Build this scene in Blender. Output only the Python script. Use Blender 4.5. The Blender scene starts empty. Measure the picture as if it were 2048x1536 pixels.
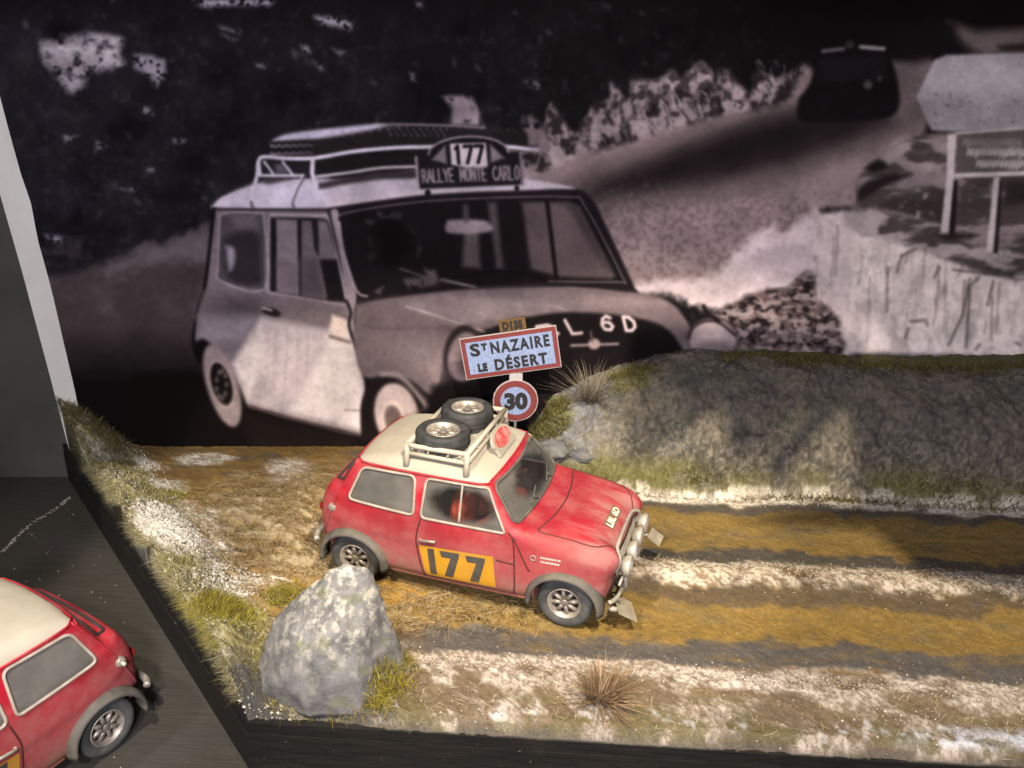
import bpy, bmesh, math, random
import numpy as np
from mathutils import Vector, Matrix
R_ = math.radians
scene = bpy.context.scene
# ================================================================ camera
CAM = np.array([0.73013, -7.42853, 5.04454]); YAW, PITCH, ROLL, FPX = 0.06128, 0.39684, 0.0150, 1801.4
def cam_axes():
    cy, sy, cp, sp = math.cos(YAW), math.sin(YAW), math.cos(PITCH), math.sin(PITCH)
    f = np.array([-sy * cp, cy * cp, -sp]); r = np.array([cy, sy, 0.0]); u = np.cross(r, f)
    c, s = math.cos(ROLL), math.sin(ROLL)
    return c * r + s * u, -s * r + c * u, f
CR, CU, CF = cam_axes()
cd = bpy.data.cameras.new('camera'); cam = bpy.data.objects.new('camera', cd); scene.collection.objects.link(cam)
cam.matrix_world = Matrix(((CR[0], CU[0], -CF[0], CAM[0]), (CR[1], CU[1], -CF[1], CAM[1]), (CR[2], CU[2], -CF[2], CAM[2]), (0, 0, 0, 1)))
cd.sensor_width = 36.0; cd.sensor_fit = 'HORIZONTAL'; cd.lens = FPX / 2048 * 36; cd.clip_start = .05; cd.clip_end = 200
cd.dof.use_dof = True; cd.dof.focus_distance = 8.75; cd.dof.aperture_fstop = 1.25
scene.camera = cam
# ================================================================ light: case spotlights, exposure
world = bpy.data.worlds.new('World'); scene.world = world; world.use_nodes = True
bg = world.node_tree.nodes['Background']; bg.inputs[0].default_value = (.60, .56, .66, 1); bg.inputs[1].default_value = 0.13
def spot(name, loc, aim, power, col, size, blend, rad):
    l = bpy.data.lights.new(name, 'SPOT'); l.energy = power; l.color = col; l.spot_size = R_(size); l.spot_blend = blend; l.shadow_soft_size = rad
    o = bpy.data.objects.new(name, l); scene.collection.objects.link(o); o.location = loc
    o.rotation_euler = (Vector(aim) - Vector(loc)).to_track_quat('-Z', 'Y').to_euler(); return o
spot('key_spot', (-2.6, -5.6, 9.0), (-0.95, -0.35, 0.1), 3900, (1.0, .88, .70), 39, .2, .14)
ROAD_L = (2.4, -5.4, 9.4)
spot('road_spot', ROAD_L, (2.1, -0.5, 0.0), 6600, (1.0, .86, .66), 46, .3, .08)
spot('floor_spot', (-6.6, -4.6, 8.0), (-4.3, -1.0, -.5), 1500, (1.0, .90, .76), 44, .8, .25)
spot('front_spot', (-1.2, -8.6, 6.6), (-3.3, -2.2, .0), 2500, (1.0, .88, .82), 19, .7, .3)
spot('backdrop_spot', (0.8, -11.5, 6.6), (0.4, 2.4, 2.4), 4900, (.95, .91, 1.0), 60, .35, .6)
vs = scene.view_settings; vs.view_transform = 'Standard'; vs.look = 'None'; vs.exposure = 0.0; vs.gamma = 1.0; vs.use_curve_mapping = False
scene.render.engine = 'CYCLES'; scene.cycles.use_denoising = True; scene.cycles.max_bounces = 6; scene.cycles.transparent_max_bounces = 12
# ================================================================ helpers
COL = scene.collection
def link(o, parent=None):
    COL.objects.link(o)
    if parent is not None: o.parent = parent
    return o
def mesh_obj(name, V, Fc, m, parent=None, smooth=True, col=None):
    me = bpy.data.meshes.new(name)
    if isinstance(Fc, np.ndarray):
        V = np.asarray(V, np.float32); n = Fc.shape[1]
        me.vertices.add(len(V)); me.vertices.foreach_set('co', V.ravel())
        me.loops.add(Fc.size); me.loops.foreach_set('vertex_index', Fc.astype(np.int32).ravel())
        me.polygons.add(len(Fc)); me.polygons.foreach_set('loop_start', np.arange(len(Fc), dtype=np.int32) * n)
        me.polygons.foreach_set('loop_total', np.full(len(Fc), n, np.int32)); me.update(calc_edges=True); me.validate()
    else:
        me.from_pydata([tuple(map(float, v)) for v in V], [], [tuple(map(int, f)) for f in Fc]); me.update()
    me.polygons.foreach_set('use_smooth', [smooth] * len(me.polygons))
    if col is not None:
        a = me.color_attributes.new('col', 'FLOAT_COLOR', 'POINT'); c = np.ones((len(V), 4), np.float32); c[:, :col.shape[1]] = col; a.data.foreach_set('color', c.ravel())
    if m is not None: me.materials.append(m)
    return link(bpy.data.objects.new(name, me), parent)
def empty(name, loc=(0, 0, 0), rz=0, parent=None):
    o = bpy.data.objects.new(name, None); link(o, parent); o.location = loc; o.rotation_euler = (0, 0, rz); o.empty_display_size = .1; return o
def tag(o, label=None, cat=None, group=None, kind=None):
    for k, v in (('label', label), ('category', cat), ('group', group), ('kind', kind)):
        if v: o[k] = v
    return o
class MB:
    """collects simple shapes into one mesh"""
    def __init__(s): s.v = []; s.f = []
    def add(s, V, Fs):
        b = len(s.v); s.v += [tuple(map(float, p)) for p in V]; s.f += [tuple(b + i for i in f) for f in Fs]; return s
    def box(s, c, d, rot=None, bev=0.0):
        hx, hy, hz = d[0] / 2, d[1] / 2, d[2] / 2
        if bev <= 0:
            V = [Vector((sx * hx, sy * hy, sz * hz)) for sz in (-1, 1) for sy in (-1, 1) for sx in (-1, 1)]
            Fs = [(0, 2, 3, 1), (4, 5, 7, 6), (0, 1, 5, 4), (2, 6, 7, 3), (0, 4, 6, 2), (1, 3, 7, 5)]
        else:
            bm = bmesh.new(); bmesh.ops.create_cube(bm, size=1.0); bmesh.ops.scale(bm, vec=d, verts=bm.verts)
            bmesh.ops.bevel(bm, geom=bm.edges[:], offset=bev, segments=2, affect='EDGES', profile=.6)
            bm.verts.index_update(); V = [v.co.copy() for v in bm.verts]; Fs = [[v.index for v in f.verts] for f in bm.faces]; bm.free()
        if rot is not None: V = [rot @ v for v in V]
        return s.add([v + Vector(c) for v in V], Fs)
    def tube(s, pts, r, n=8, close=False, cap=True):
        P = [Vector(p) for p in pts]; N = len(P); V = []; Fs = []; up = None
        for i in range(N):
            a = P[(i - 1) % N] if (close or i > 0) else P[i]; b = P[(i + 1) % N] if (close or i < N - 1) else P[i]
            t = (b - a)
            t = t.normalized() if t.length > 1e-9 else Vector((1, 0, 0))
            if up is None: up = Vector((0, 0, 1)) if abs(t.z) < .9 else Vector((1, 0, 0))
            e1 = (up - t * up.dot(t)); e1 = e1.normalized() if e1.length > 1e-6 else t.orthogonal().normalized(); up = e1
            e2 = t.cross(e1); rr = r[i] if hasattr(r, '__len__') else r
            V += [P[i] + (e1 * math.cos(k * 2 * math.pi / n) + e2 * math.sin(k * 2 * math.pi / n)) * rr for k in range(n)]
        M = N if close else N - 1
        for i in range(M):
            j = (i + 1) % N
            Fs += [(i * n + k, i * n + (k + 1) % n, j * n + (k + 1) % n, j * n + k) for k in range(n)]
        if cap and not close: Fs += [tuple(range(n))[::-1], tuple((N - 1) * n + k for k in range(n))]
        return s.add(V, Fs)
    def lathe(s, prof, n=32, c=(0, 0, 0), axis='y', close=False, mod=None):
        """profile of (radius, along-axis) pairs turned round the axis"""
        V = []; Fs = []; m = len(prof)
        for k in range(n):
            a = 2 * math.pi * k / n
            for i, (r, t) in enumerate(prof):
                if mod: r = r + mod(k, i)
                q = {'y': (r * math.cos(a), t, r * math.sin(a)), 'x': (t, r * math.cos(a), r * math.sin(a)), 'z': (r * math.cos(a), r * math.sin(a), t)}[axis]
                V.append((q[0] + c[0], q[1] + c[1], q[2] + c[2]))
        for k in range(n):
            k2 = (k + 1) % n
            for i in range(m if close else m - 1):
                j = (i + 1) % m; Fs.append((k * m + i, k * m + j, k2 * m + j, k2 * m + i))
        return s.add(V, Fs)
    def build(s, name, m, parent=None, smooth=True): return mesh_obj(name, s.v, s.f, m, parent, smooth)
def text_mesh(txt, size=1.0, offset=0.0, extrude=0.0, spacing=1.0, align='LEFT', shear=0.0):
    """(verts, faces) of a line of lettering, in its own x/y plane"""
    c = bpy.data.curves.new('lettering', 'FONT'); c.body = txt; c.size = size; c.offset = offset; c.extrude = extrude; c.space_character = spacing; c.align_x = align; c.resolution_u = 3; c.shear = shear
    o = bpy.data.objects.new('lettering', c); COL.objects.link(o)
    dg = bpy.context.evaluated_depsgraph_get(); me = o.evaluated_get(dg).to_mesh()
    V = [tuple(v.co) for v in me.vertices]; Fs = [tuple(p.vertices) for p in me.polygons]
    o.evaluated_get(dg).to_mesh_clear(); bpy.data.objects.remove(o); bpy.data.curves.remove(c)
    return V, Fs
# ---------------------------------------------------------------- materials
class NT:
    def __init__(s, name):
        s.m = bpy.data.materials.new(name); s.m.use_nodes = True; s.t = s.m.node_tree; s.t.nodes.clear()
        s.out = s.t.nodes.new('ShaderNodeOutputMaterial'); s._co = None
    def n(s, typ, **kw):
        nd = s.t.nodes.new('ShaderNode' + typ)
        for k, v in kw.items(): setattr(nd, k, v)
        return nd
    def L(s, a, b): s.t.links.new(a, b)
    def put(s, sock, v):
        if hasattr(v, 'is_output'): s.L(v, sock)
        elif isinstance(v, (tuple, list)) and len(v) == 3 and sock.type == 'RGBA': sock.default_value = (*v, 1)
        else: sock.default_value = v
    def co(s):
        if s._co is None: s._co = s.n('TexCoord').outputs['Object']
        return s._co
    def noise(s, scale, detail=4, rough=.55, vec=None, dist=0, sc3=None):
        v = vec or s.co()
        if sc3:
            mp_ = s.n('Mapping'); mp_.inputs['Scale'].default_value = sc3; s.L(v, mp_.inputs['Vector']); v = mp_.outputs[0]
        nd = s.n('TexNoise'); s.L(v, nd.inputs['Vector']); nd.inputs['Scale'].default_value = scale; nd.inputs['Detail'].default_value = detail; nd.inputs['Roughness'].default_value = rough; nd.inputs['Distortion'].default_value = dist
        return nd.outputs[0]
    def ramp(s, v, a, b, lo=0.0, hi=1.0):
        nd = s.n('MapRange'); nd.interpolation_type = 'SMOOTHSTEP'; s.L(v, nd.inputs[0])
        for i, x in zip((1, 2, 3, 4), (a, b, lo, hi)): nd.inputs[i].default_value = x
        return nd.outputs[0]
    def mix(s, f, a, b):
        nd = s.n('Mix', data_type='RGBA'); s.put(nd.inputs[0], f); s.put(nd.inputs[6], a); s.put(nd.inputs[7], b); return nd.outputs[2]
    def mul(s, a, b):
        nd = s.n('Math', operation='MULTIPLY'); s.put(nd.inputs[0], a); s.put(nd.inputs[1], b); return nd.outputs[0]
    def add(s, a, b):
        nd = s.n('Math', operation='ADD'); s.put(nd.inputs[0], a); s.put(nd.inputs[1], b); nd.use_clamp = True; return nd.outputs[0]
    def sep(s, v=None):
        nd = s.n('SeparateXYZ'); s.L(v or s.co(), nd.inputs[0]); return nd.outputs
    def bump(s, h, strength=.3, dist=.01):
        nd = s.n('Bump'); s.L(h, nd.inputs['Height']); nd.inputs['Strength'].default_value = strength; nd.inputs['Distance'].default_value = dist; return nd.outputs[0]
    def bsdf(s, col, rough=.6, metal=0.0, normal=None, spec=.4, **kw):
        b = s.n('BsdfPrincipled'); s.put(b.inputs['Base Color'], col); s.put(b.inputs['Roughness'], rough); s.put(b.inputs['Metallic'], metal); b.inputs['Specular IOR Level'].default_value = spec
        if normal is not None: s.L(normal, b.inputs['Normal'])
        for k, v in kw.items(): s.put(b.inputs[k.replace('_', ' ')], v)
        s.L(b.outputs[0], s.out.inputs[0]); return b
MATS = {}
def simple(name, col, rough=.6, metal=0.0, var=.12, scale=9.0, dirt=None, dirt_amt=.35, bump=.15, spec=.4):
    if name in MATS: return MATS[name]
    t = NT(name); f = t.noise(scale, 5); c = t.mix(t.ramp(f, .3, .7), tuple(x * (1 - var) for x in col), tuple(min(1, x * (1 + var)) for x in col))
    if dirt: c = t.mix(t.mul(t.ramp(t.noise(scale * .45, 6, .65), .42, .72), dirt_amt), c, dirt)
    t.bsdf(c, t.ramp(f, .3, .7, max(0, rough - .08), min(1, rough + .08)), metal, t.bump(t.noise(scale * 6, 3), bump, .004), spec)
    MATS[name] = t.m; return t.m
# the printed rally photograph (flat print, painted into an array)
def vnoise(shape, cell, seed, aspect=1.0):
    """smooth value noise, 0..1"""
    h, w = shape
    rg = np.random.default_rng(seed)
    gy, gx = int(h / cell) + 3, int(w / (cell * aspect)) + 3
    g = rg.random((gy, gx))
    yy = np.arange(h) / cell; xx = np.arange(w) / (cell * aspect)
    iy = yy.astype(int); ix = xx.astype(int)
    fy = (yy - iy)[:, None]; fx = (xx - ix)[None, :]
    fy = fy * fy * (3 - 2 * fy); fx = fx * fx * (3 - 2 * fx)
    a = g[iy][:, ix]; b = g[iy][:, ix + 1]; c = g[iy + 1][:, ix]; d = g[iy + 1][:, ix + 1]
    return (a * (1 - fx) + b * fx) * (1 - fy) + (c * (1 - fx) + d * fx) * fy
def fbm(shape, cell, seed, octs=4, aspect=1.0):
    t = 0; a = 1.0; s = 0
    for o in range(octs):
        t = t + a * vnoise(shape, max(cell / 2 ** o, 1.01), seed + o * 7, aspect); s += a; a *= .55
    return t / s
def blur(a, r):
    r = int(r)
    if r < 1: return a
    for _ in range(2):
        for ax in (0, 1):
            p = np.pad(a, [(r, r) if k == ax else (0, 0) for k in range(a.ndim)], mode='edge')
            c = np.cumsum(p, axis=ax, dtype=float)
            n = 2 * r + 1
            c = np.concatenate([np.zeros_like(np.take(c, [0], ax)), c], ax)
            a = (np.take(c, range(n, c.shape[ax]), ax) - np.take(c, range(0, c.shape[ax] - n), ax)) / n
    return a
def sdf2(px, py, poly):
    """signed distance to a closed polygon, negative inside"""
    P = np.asarray(poly, float); d = np.full(np.shape(px), 1e18); s = np.ones(np.shape(px))
    n = len(P)
    for i in range(n):
        a, b = P[i], P[i - 1]
        ex, ey = b[0] - a[0], b[1] - a[1]
        wx, wy = px - a[0], py - a[1]
        t = np.clip((wx * ex + wy * ey) / (ex * ex + ey * ey + 1e-12), 0, 1)
        d = np.minimum(d, (wx - ex * t) ** 2 + (wy - ey * t) ** 2)
        c1 = py >= a[1]; c2 = py < b[1]; c3 = ex * wy > ey * wx
        s = np.where((c1 & c2 & c3) | (~c1 & ~c2 & ~c3), -s, s)
    return s * np.sqrt(d)
class Print:
    S = 0.6
    def __init__(self, w=2110, h=960, x0=-10, y0=-10):
        self.x0, self.y0 = x0, y0
        self.shape = (int(h * self.S), int(w * self.S))
        self.a = np.zeros(self.shape + (3,))
        self.X = (np.arange(self.shape[1])[None, :] / self.S + x0) + np.zeros(self.shape)
        self.Y = (np.arange(self.shape[0])[:, None] / self.S + y0) + np.zeros(self.shape)
    def _win(self, pts, pad):
        P = np.asarray(pts, float)
        j0 = max(0, int((P[:, 0].min() - pad - self.x0) * self.S)); j1 = min(self.shape[1], int((P[:, 0].max() + pad - self.x0) * self.S) + 2)
        i0 = max(0, int((P[:, 1].min() - pad - self.y0) * self.S)); i1 = min(self.shape[0], int((P[:, 1].max() + pad - self.y0) * self.S) + 2)
        return slice(i0, max(i1, i0)), slice(j0, max(j1, j0))
    def put(self, w, m, col):
        c = np.asarray(col, float) / 255
        self.a[w] = self.a[w] * (1 - m[..., None]) + c * m[..., None]
    def fill(self, pts, col, f=2.0, op=1.0, tex=None, thr=None, wob=0):
        w = self._win(pts, f + 2 + wob)
        if self.X[w].size == 0: return
        d = sdf2(self.X[w], self.Y[w], pts)
        if wob: d = d + (tex[w] - .5) * 2 * wob
        m = np.clip(.5 - d / (2 * f), 0, 1) * op
        if thr is not None: m = m * np.clip((tex[w] - thr) / .15 + .5, 0, 1)
        self.put(w, m, col)
    def line(self, pts, wd, col, f=1.6, op=1.0, close=False):
        P = [tuple(q) for q in pts]
        if close: P.append(P[0])
        w = self._win(P, wd + f + 2)
        if self.X[w].size == 0: return
        x, y = self.X[w], self.Y[w]; d = np.full(x.shape, 1e9)
        for a, b in zip(P[:-1], P[1:]):
            ex, ey = b[0] - a[0], b[1] - a[1]
            t = np.clip(((x - a[0]) * ex + (y - a[1]) * ey) / (ex * ex + ey * ey + 1e-9), 0, 1)
            d = np.minimum(d, np.hypot(x - a[0] - ex * t, y - a[1] - ey * t))
        self.put(w, np.clip(.5 - (d - wd / 2) / (2 * f) , 0, 1) * op, col)
def mp(ox, oy, s, *pts): return [(ox + x / s, oy + y / s) for x, y in pts]
def ell(cx, cy, rx, ry, rot=0, n=28, a0=0, a1=360):
    out = []
    for k in range(n):
        t = math.radians(a0 + (a1 - a0) * k / (n if a1 - a0 == 360 else n - 1)); x, y = rx * math.cos(t), ry * math.sin(t)
        c, s = math.cos(math.radians(rot)), math.sin(math.radians(rot)); out.append((cx + x * c - y * s, cy + x * s + y * c))
    return out
def smooth(pts, n=6):
    P = np.asarray(pts, float); out = []
    for i in range(len(P) - 1):
        p0, p1, p2, p3 = P[max(i - 1, 0)], P[i], P[i + 1], P[min(i + 2, len(P) - 1)]
        for k in range(n):
            t = k / n
            out.append(tuple(.5 * (2 * p1 + (p2 - p0) * t + (2 * p0 - 5 * p1 + 4 * p2 - p3) * t * t + (3 * p1 - p0 - 3 * p2 + p3) * t ** 3)))
    out.append(tuple(P[-1])); return out
GL = {'1': [[(.3, .15), (.55, 0), (.55, 1)]], '7': [[(.05, .03), (.95, .03), (.35, 1)]], '6': [[(.85, .1), (.5, 0), (.15, .25), (.05, .65), (.25, .97), (.7, .97), (.92, .7), (.7, .45), (.3, .45), (.07, .65)]],
      'D': [[(.1, 0), (.1, 1), (.6, 1), (.95, .7), (.95, .3), (.6, 0), (.1, 0)]], 'L': [[(.1, 0), (.1, 1), (.9, 1)]], 'B': [[(.1, 0), (.1, 1), (.65, 1), (.92, .75), (.65, .5), (.1, .5)], [(.65, .5), (.85, .25), (.6, 0), (.1, 0)]],
      'R': [[(.1, 1), (.1, 0), (.65, 0), (.9, .25), (.65, .5), (.1, .5)], [(.5, .5), (.95, 1)]], 'A': [[(0, 1), (.5, 0), (1, 1)], [(.2, .65), (.8, .65)]], 'Y': [[(0, 0), (.5, .5), (1, 0)], [(.5, .5), (.5, 1)]],
      'E': [[(.9, 0), (.1, 0), (.1, 1), (.9, 1)], [(.1, .5), (.75, .5)]], 'M': [[(.05, 1), (.05, 0), (.5, .7), (.95, 0), (.95, 1)]], 'O': [[(.5, 0), (.92, .25), (.92, .75), (.5, 1), (.08, .75), (.08, .25), (.5, 0)]],
      'N': [[(.08, 1), (.08, 0), (.92, 1), (.92, 0)]], 'T': [[(0, 0), (1, 0)], [(.5, 0), (.5, 1)]], 'C': [[(.92, .15), (.5, 0), (.08, .3), (.08, .7), (.5, 1), (.92, .85)]], 'S': [[(.9, .12), (.5, 0), (.1, .25), (.5, .5), (.9, .75), (.5, 1), (.1, .88)]],
      'I': [[(.5, 0), (.5, 1)]], ' ': []}
def write(P, txt, quad, wd, col, f=1.2, gap=.28, op=1.0):
    (x0, y0), (x1, y1), (x2, y2), (x3, y3) = quad      # tl tr br bl
    n = len(txt); tot = n + gap * (n - 1)
    for i, ch in enumerate(txt):
        for st in GL[ch]:
            q = []
            for u, v in st:
                s = (i * (1 + gap) + u) / tot
                ax, ay = x0 + (x1 - x0) * s, y0 + (y1 - y0) * s; bx, by = x3 + (x2 - x3) * s, y3 + (y2 - y3) * s
                q.append((ax + (bx - ax) * v, ay + (by - ay) * v))
            P.line(q, wd, col, f, op)
def paint_print():
    P = Print(); sh = P.shape; X, Y = P.X, P.Y
    n1 = fbm(sh, 40, 1); n2 = fbm(sh, 9, 2, 3); n3 = fbm(sh, 4, 3, 2); n4 = fbm(sh, 90, 4); n5 = fbm(sh, 14, 5, 3, 2.2)
    ALL = np.s_[:, :]
    def full(m, col): P.put(ALL, np.clip(m, 0, 1), col)
    # night wood at the top, a shade bluer to the left, brown black to the right
    t = np.clip(X / 1100, 0, 1)
    P.a[:] = (np.array([33, 32, 40]) * (1 - t[..., None]) + np.array([27, 22, 24]) * t[..., None]) / 255
    full((n1 - .5) * 1.3 * np.clip((Y - 20) / 200, 0, 1), (62, 58, 62))
    full((n2 - .60) * 2.0 * np.clip((n4 - .35) * 5, 0, 1), (66, 62, 68)); full((fbm(sh, 18, 77, 4, .6) - .5) * 1.6 * np.clip(1 - X / 1500, 0, 1), (56, 53, 58)); full((.42 - n1) * 2.5, (12, 11, 14))
    full(np.clip((60 - Y) / 90, 0, .7), (22, 18, 20))
    full(np.clip((X - 1250) / 300, 0, 1) * np.clip((150 - Y) / 120, 0, .8), (15, 10, 11))
    # snow clumps on the dark trees
    Z5 = lambda *p: mp(0, 0, 1.92, *p)
    br = smooth(Z5((160, 165), (250, 150), (350, 128), (430, 135), (470, 150), (465, 200), (480, 255), (400, 270), (340, 300), (320, 340), (270, 360), (230, 310), (190, 265), (158, 230), (160, 165)))
    P.fill(br, (176, 164, 170), 9, .9, n2, .45, 12); P.fill(br, (120, 110, 118), 6, .6, n3, .55, 8)
    P.fill(Z5((165, 165), (350, 132), (465, 150), (450, 205), (170, 225)), (198, 186, 190), 12, .7, n5, .36, 11)
    for pts in [Z5((515, 205), (590, 210), (640, 230), (640, 290), (605, 335), (570, 290), (515, 265)), Z5((740, 0), (900, 0), (1060, 0), (1040, 20), (900, 25), (760, 22)), mp(400, 0, 2.926, (0, 0), (250, 0), (440, 5), (400, 35), (240, 12), (20, 45)),
                mp(400, 0, 2.926, (660, 90), (760, 95), (890, 115), (890, 180), (790, 160), (690, 140)), mp(400, 0, 2.926, (590, 255), (640, 275), (650, 305), (610, 310)), mp(400, 0, 2.926, (665, 355), (735, 405), (700, 410)), mp(400, 0, 2.926, (325, 375), (400, 380), (390, 398), (335, 390)),
                mp(400, 0, 2.926, (110, 150), (240, 185), (235, 200), (130, 170)), mp(400, 0, 2.926, (130, 200), (225, 235), (200, 240)), mp(400, 0, 2.926, (780, 285), (850, 305), (820, 325)), Z5((540, 405), (575, 415), (590, 440), (555, 435)), Z5((245, 520), (300, 520), (255, 545)), Z5((560, 645), (595, 645), (590, 660), (565, 660)),
                Z5((660, 535), (720, 535), (700, 550), (670, 550)), Z5((465, 725), (520, 720), (515, 735)), Z5((370, 540), (410, 560), (370, 580)), Z5((175, 900), (240, 905), (240, 935), (190, 925)), mp(400, 0, 2.926, (1230, 425), (1255, 430), (1265, 480), (1240, 470)), mp(400, 0, 2.926, (1265, 10), (1300, 10), (1300, 45), (1270, 35)),
                mp(400, 0, 2.926, (1900, 470), (1990, 480), (1980, 520), (1930, 510))]:
        P.fill(pts, (168, 158, 174), 6, .8, n3, .4, 6)
    for k in range(70):
        rg = np.random.default_rng(100 + k); cx, cy = rg.uniform(20, 1500), rg.uniform(0, 460)
        P.fill(ell(cx, cy, rg.uniform(3, 10), rg.uniform(2, 5), rg.uniform(0, 90), 10), (120, 112, 124), 5, rg.uniform(.1, .5))
    # verge on the left below the wood
    ver = smooth(Z5((150, 1075), (300, 1040), (420, 1010), (500, 985), (560, 935), (640, 930), (720, 890), (830, 880), (860, 1400), (700, 1520), (200, 1520), (150, 1075)))
    P.fill(ver, (74, 62, 64), 9, 1, n2, None, 9)
    P.fill(smooth(Z5((420, 1010), (560, 940), (640, 945), (720, 895), (830, 885), (830, 1000), (640, 1000), (430, 1050), (420, 1010))), (112, 100, 106), 12, .75, n2, None, 10)
    full((n5 - .5) * 1.5 * (Y > 470) * (X < 430) * np.clip((700 - Y) / 150, 0, 1), (98, 82, 80))
    m = np.clip((Y - 650) / 120, 0, 1) * (X < 560); full(m * .96, (20, 15, 15))
    # snow bank and hedge in the middle
    Z4 = lambda *p: mp(1100, 0, 2.133, *p)
    hedge = smooth(Z4((-330, 760), (-260, 600), (-420, 540), (-400, 430), (-330, 440), (-230, 600), (-60, 640), (0, 440), (60, 520), (110, 560), (180, 450), (250, 420), (260, 350), (330, 420), (350, 340), (440, 340), (520, 300), (560, 330), (640, 260), (690, 300), (740, 290), (800, 350), (860, 400), (880, 300), (980, 330), (1080, 270), (1110, 300), (1060, 420), (860, 480), (560, 600), (200, 700), (-100, 790), (-330, 760)), 4)
    n2s = fbm(sh, 13, 15, 3)
    P.fill(hedge, (58, 46, 48), 6, .9, n2, None, 10)
    P.fill(hedge, (158, 138, 138), 6, .9, fbm(sh, 20, 16, 3, .8), .47, 10)
    P.fill(hedge, (178, 158, 158), 5, .5, n2, .56, 6); P.fill(hedge, (38, 30, 32), 5, .7, fbm(sh, 11, 17, 3), .60, 6)
    rg = np.random.default_rng(31)
    for k in range(46):      # frosted twigs leaning over
        u = rg.random(); x = 1100 + u * 480; y0 = 330 - u * 160 - rg.uniform(0, 60); L = rg.uniform(12, 32); a = math.radians(rg.uniform(-165, -110) + 15 * u)
        c = rg.uniform(90, 175); P.line([(x, y0), (x + L * math.cos(a) * .6, y0 + L * math.sin(a))], rg.uniform(1.5, 4), (c, c * .88, c * .88), 1.6, .7)
        c = rg.uniform(20, 40); P.line([(x + 8, y0 + 8), (x + 8 + L * math.cos(a) * .6, y0 + 8 + L * math.sin(a))], rg.uniform(2, 5), (c, c * .8, c * .8), 1.6, .6)
    trunk = mp(400, 0, 2.926, (1420, 560), (1500, 560), (1590, 570), (1650, 660), (1600, 740), (1470, 740), (1480, 640))
    P.fill(trunk, (150, 132, 142), 5, .9, n2, .33, 8)
    P.fill(mp(400, 0, 2.926, (1890, 690), (1940, 680), (2048, 800), (2060, 880), (1900, 880)), (140, 120, 122), 8, .8, n2s, .35, 10)
    # the road: dark wet middle, grey grain, bright snow bank low right
    road = smooth(Z4((-200, 830), (60, 690), (400, 590), (700, 500), (1000, 440), (1100, 300), (1480, 260), (1640, 270), (1600, 560), (1500, 610), (1330, 800), (1320, 880), (1150, 900), (1140, 1060), (1000, 1180), (600, 1230), (-200, 1230), (-200, 830)), 4)
    P.fill(road, (136, 114, 113), 7, 1, n2, None, 5)
    P.fill(smooth(Z4((40, 830), (250, 730), (500, 640), (760, 540), (1060, 470), (1460, 470), (1560, 520), (1300, 620), (1000, 730), (700, 800), (300, 860), (100, 900), (40, 830)), 4), (52, 41, 42), 34, .96)
    P.fill(smooth(Z4((240, 790), (600, 640), (1060, 490), (1400, 500), (1000, 650), (500, 780), (240, 790)), 4), (33, 26, 28), 26, .8)
    P.fill(smooth(Z4((1440, 270), (1640, 270), (1580, 500), (1480, 520), (1440, 270)), 4), (100, 84, 84), 14, .9)
    rr = sdf2(X, Y, road); inside = np.clip(-rr / 20, 0, 1)
    full(inside * np.clip((n3 - .5) * 2.4, 0, .4) * np.clip((Y - 330) / 90, 0, 1), (78, 62, 64))
    full(inside * np.clip((.47 - n3) * 2.4, 0, .35) * np.clip((Y - 330) / 90, 0, 1), (150, 130, 130))
    snow = smooth(Z4((360, 1215), (520, 1200), (690, 1175), (760, 1110), (820, 1060), (880, 1000), (950, 960), (990, 1000), (1050, 960), (1140, 900), (1140, 1080), (1130, 1170), (1000, 1240), (850, 1270), (700, 1330), (500, 1260), (360, 1250), (360, 1215)), 4)
    P.fill(snow, (186, 168, 170), 10, .95, n2, None, 14)
    P.fill(snow, (160, 142, 144), 10, .5, n5, .58, 8)
    P.fill(smooth(Z4((880, 1000), (950, 960), (990, 1000), (1050, 960), (1140, 930), (1130, 1010), (960, 1060), (780, 1100), (880, 1000)), 4), (196, 178, 176), 12, .7, n2, .35, 8)
    # shingle heap beside the wall
    heap = smooth(Z4((690, 1340), (800, 1290), (900, 1240), (1010, 1230), (1050, 1190), (1110, 1160), (1140, 1290), (1220, 1350), (1290, 1510), (900, 1560), (760, 1480), (690, 1340)), 4)
    P.fill(heap, (92, 74, 74), 6, 1, n2, None, 6)
    P.fill(heap, (26, 18, 20), 5, .85, fbm(sh, 5, 21, 3, 1.5), .52)
    P.fill(heap, (150, 130, 128), 5, .8, fbm(sh, 4.5, 22, 3, 1.8), .57)
    # far bank behind the signposts
    bank = smooth(Z4((1320, 870), (1310, 780), (1390, 680), (1500, 610), (1700, 560), (2040, 540), (2040, 1200), (1500, 1100), (1250, 950), (1320, 870)), 4)
    P.fill(bank, (78, 64, 62), 6, 1, n2, None, 6)
    P.fill(bank, (148, 130, 130), 6, .75, n5, .52)
    P.fill(Z4((1480, 600), (1700, 570), (2040, 560), (2040, 740), (1700, 720), (1480, 740), (1380, 690)), (146, 128, 126), 12, .8, n5, .42)
    P.fill(smooth(Z4((1310, 860), (1330, 790), (1420, 750), (1545, 740), (1420, 800), (1350, 840), (1310, 860)), 4), (38, 29, 32), 6, .95)
    P.fill(smooth(Z4((1340, 720), (1400, 680), (1440, 710), (1380, 730), (1340, 720)), 4), (30, 22, 24), 5, .9)
    P.fill(smooth(Z4((1420, 850), (1600, 800), (1690, 840), (1690, 960), (1500, 940), (1420, 890), (1420, 850)), 4), (58, 48, 44), 10, .8, n2, .35)
    P.fill(Z4((1740, 790), (1880, 770), (1880, 900), (1760, 960)), (70, 58, 54), 8, .8, n2, .35)
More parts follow.
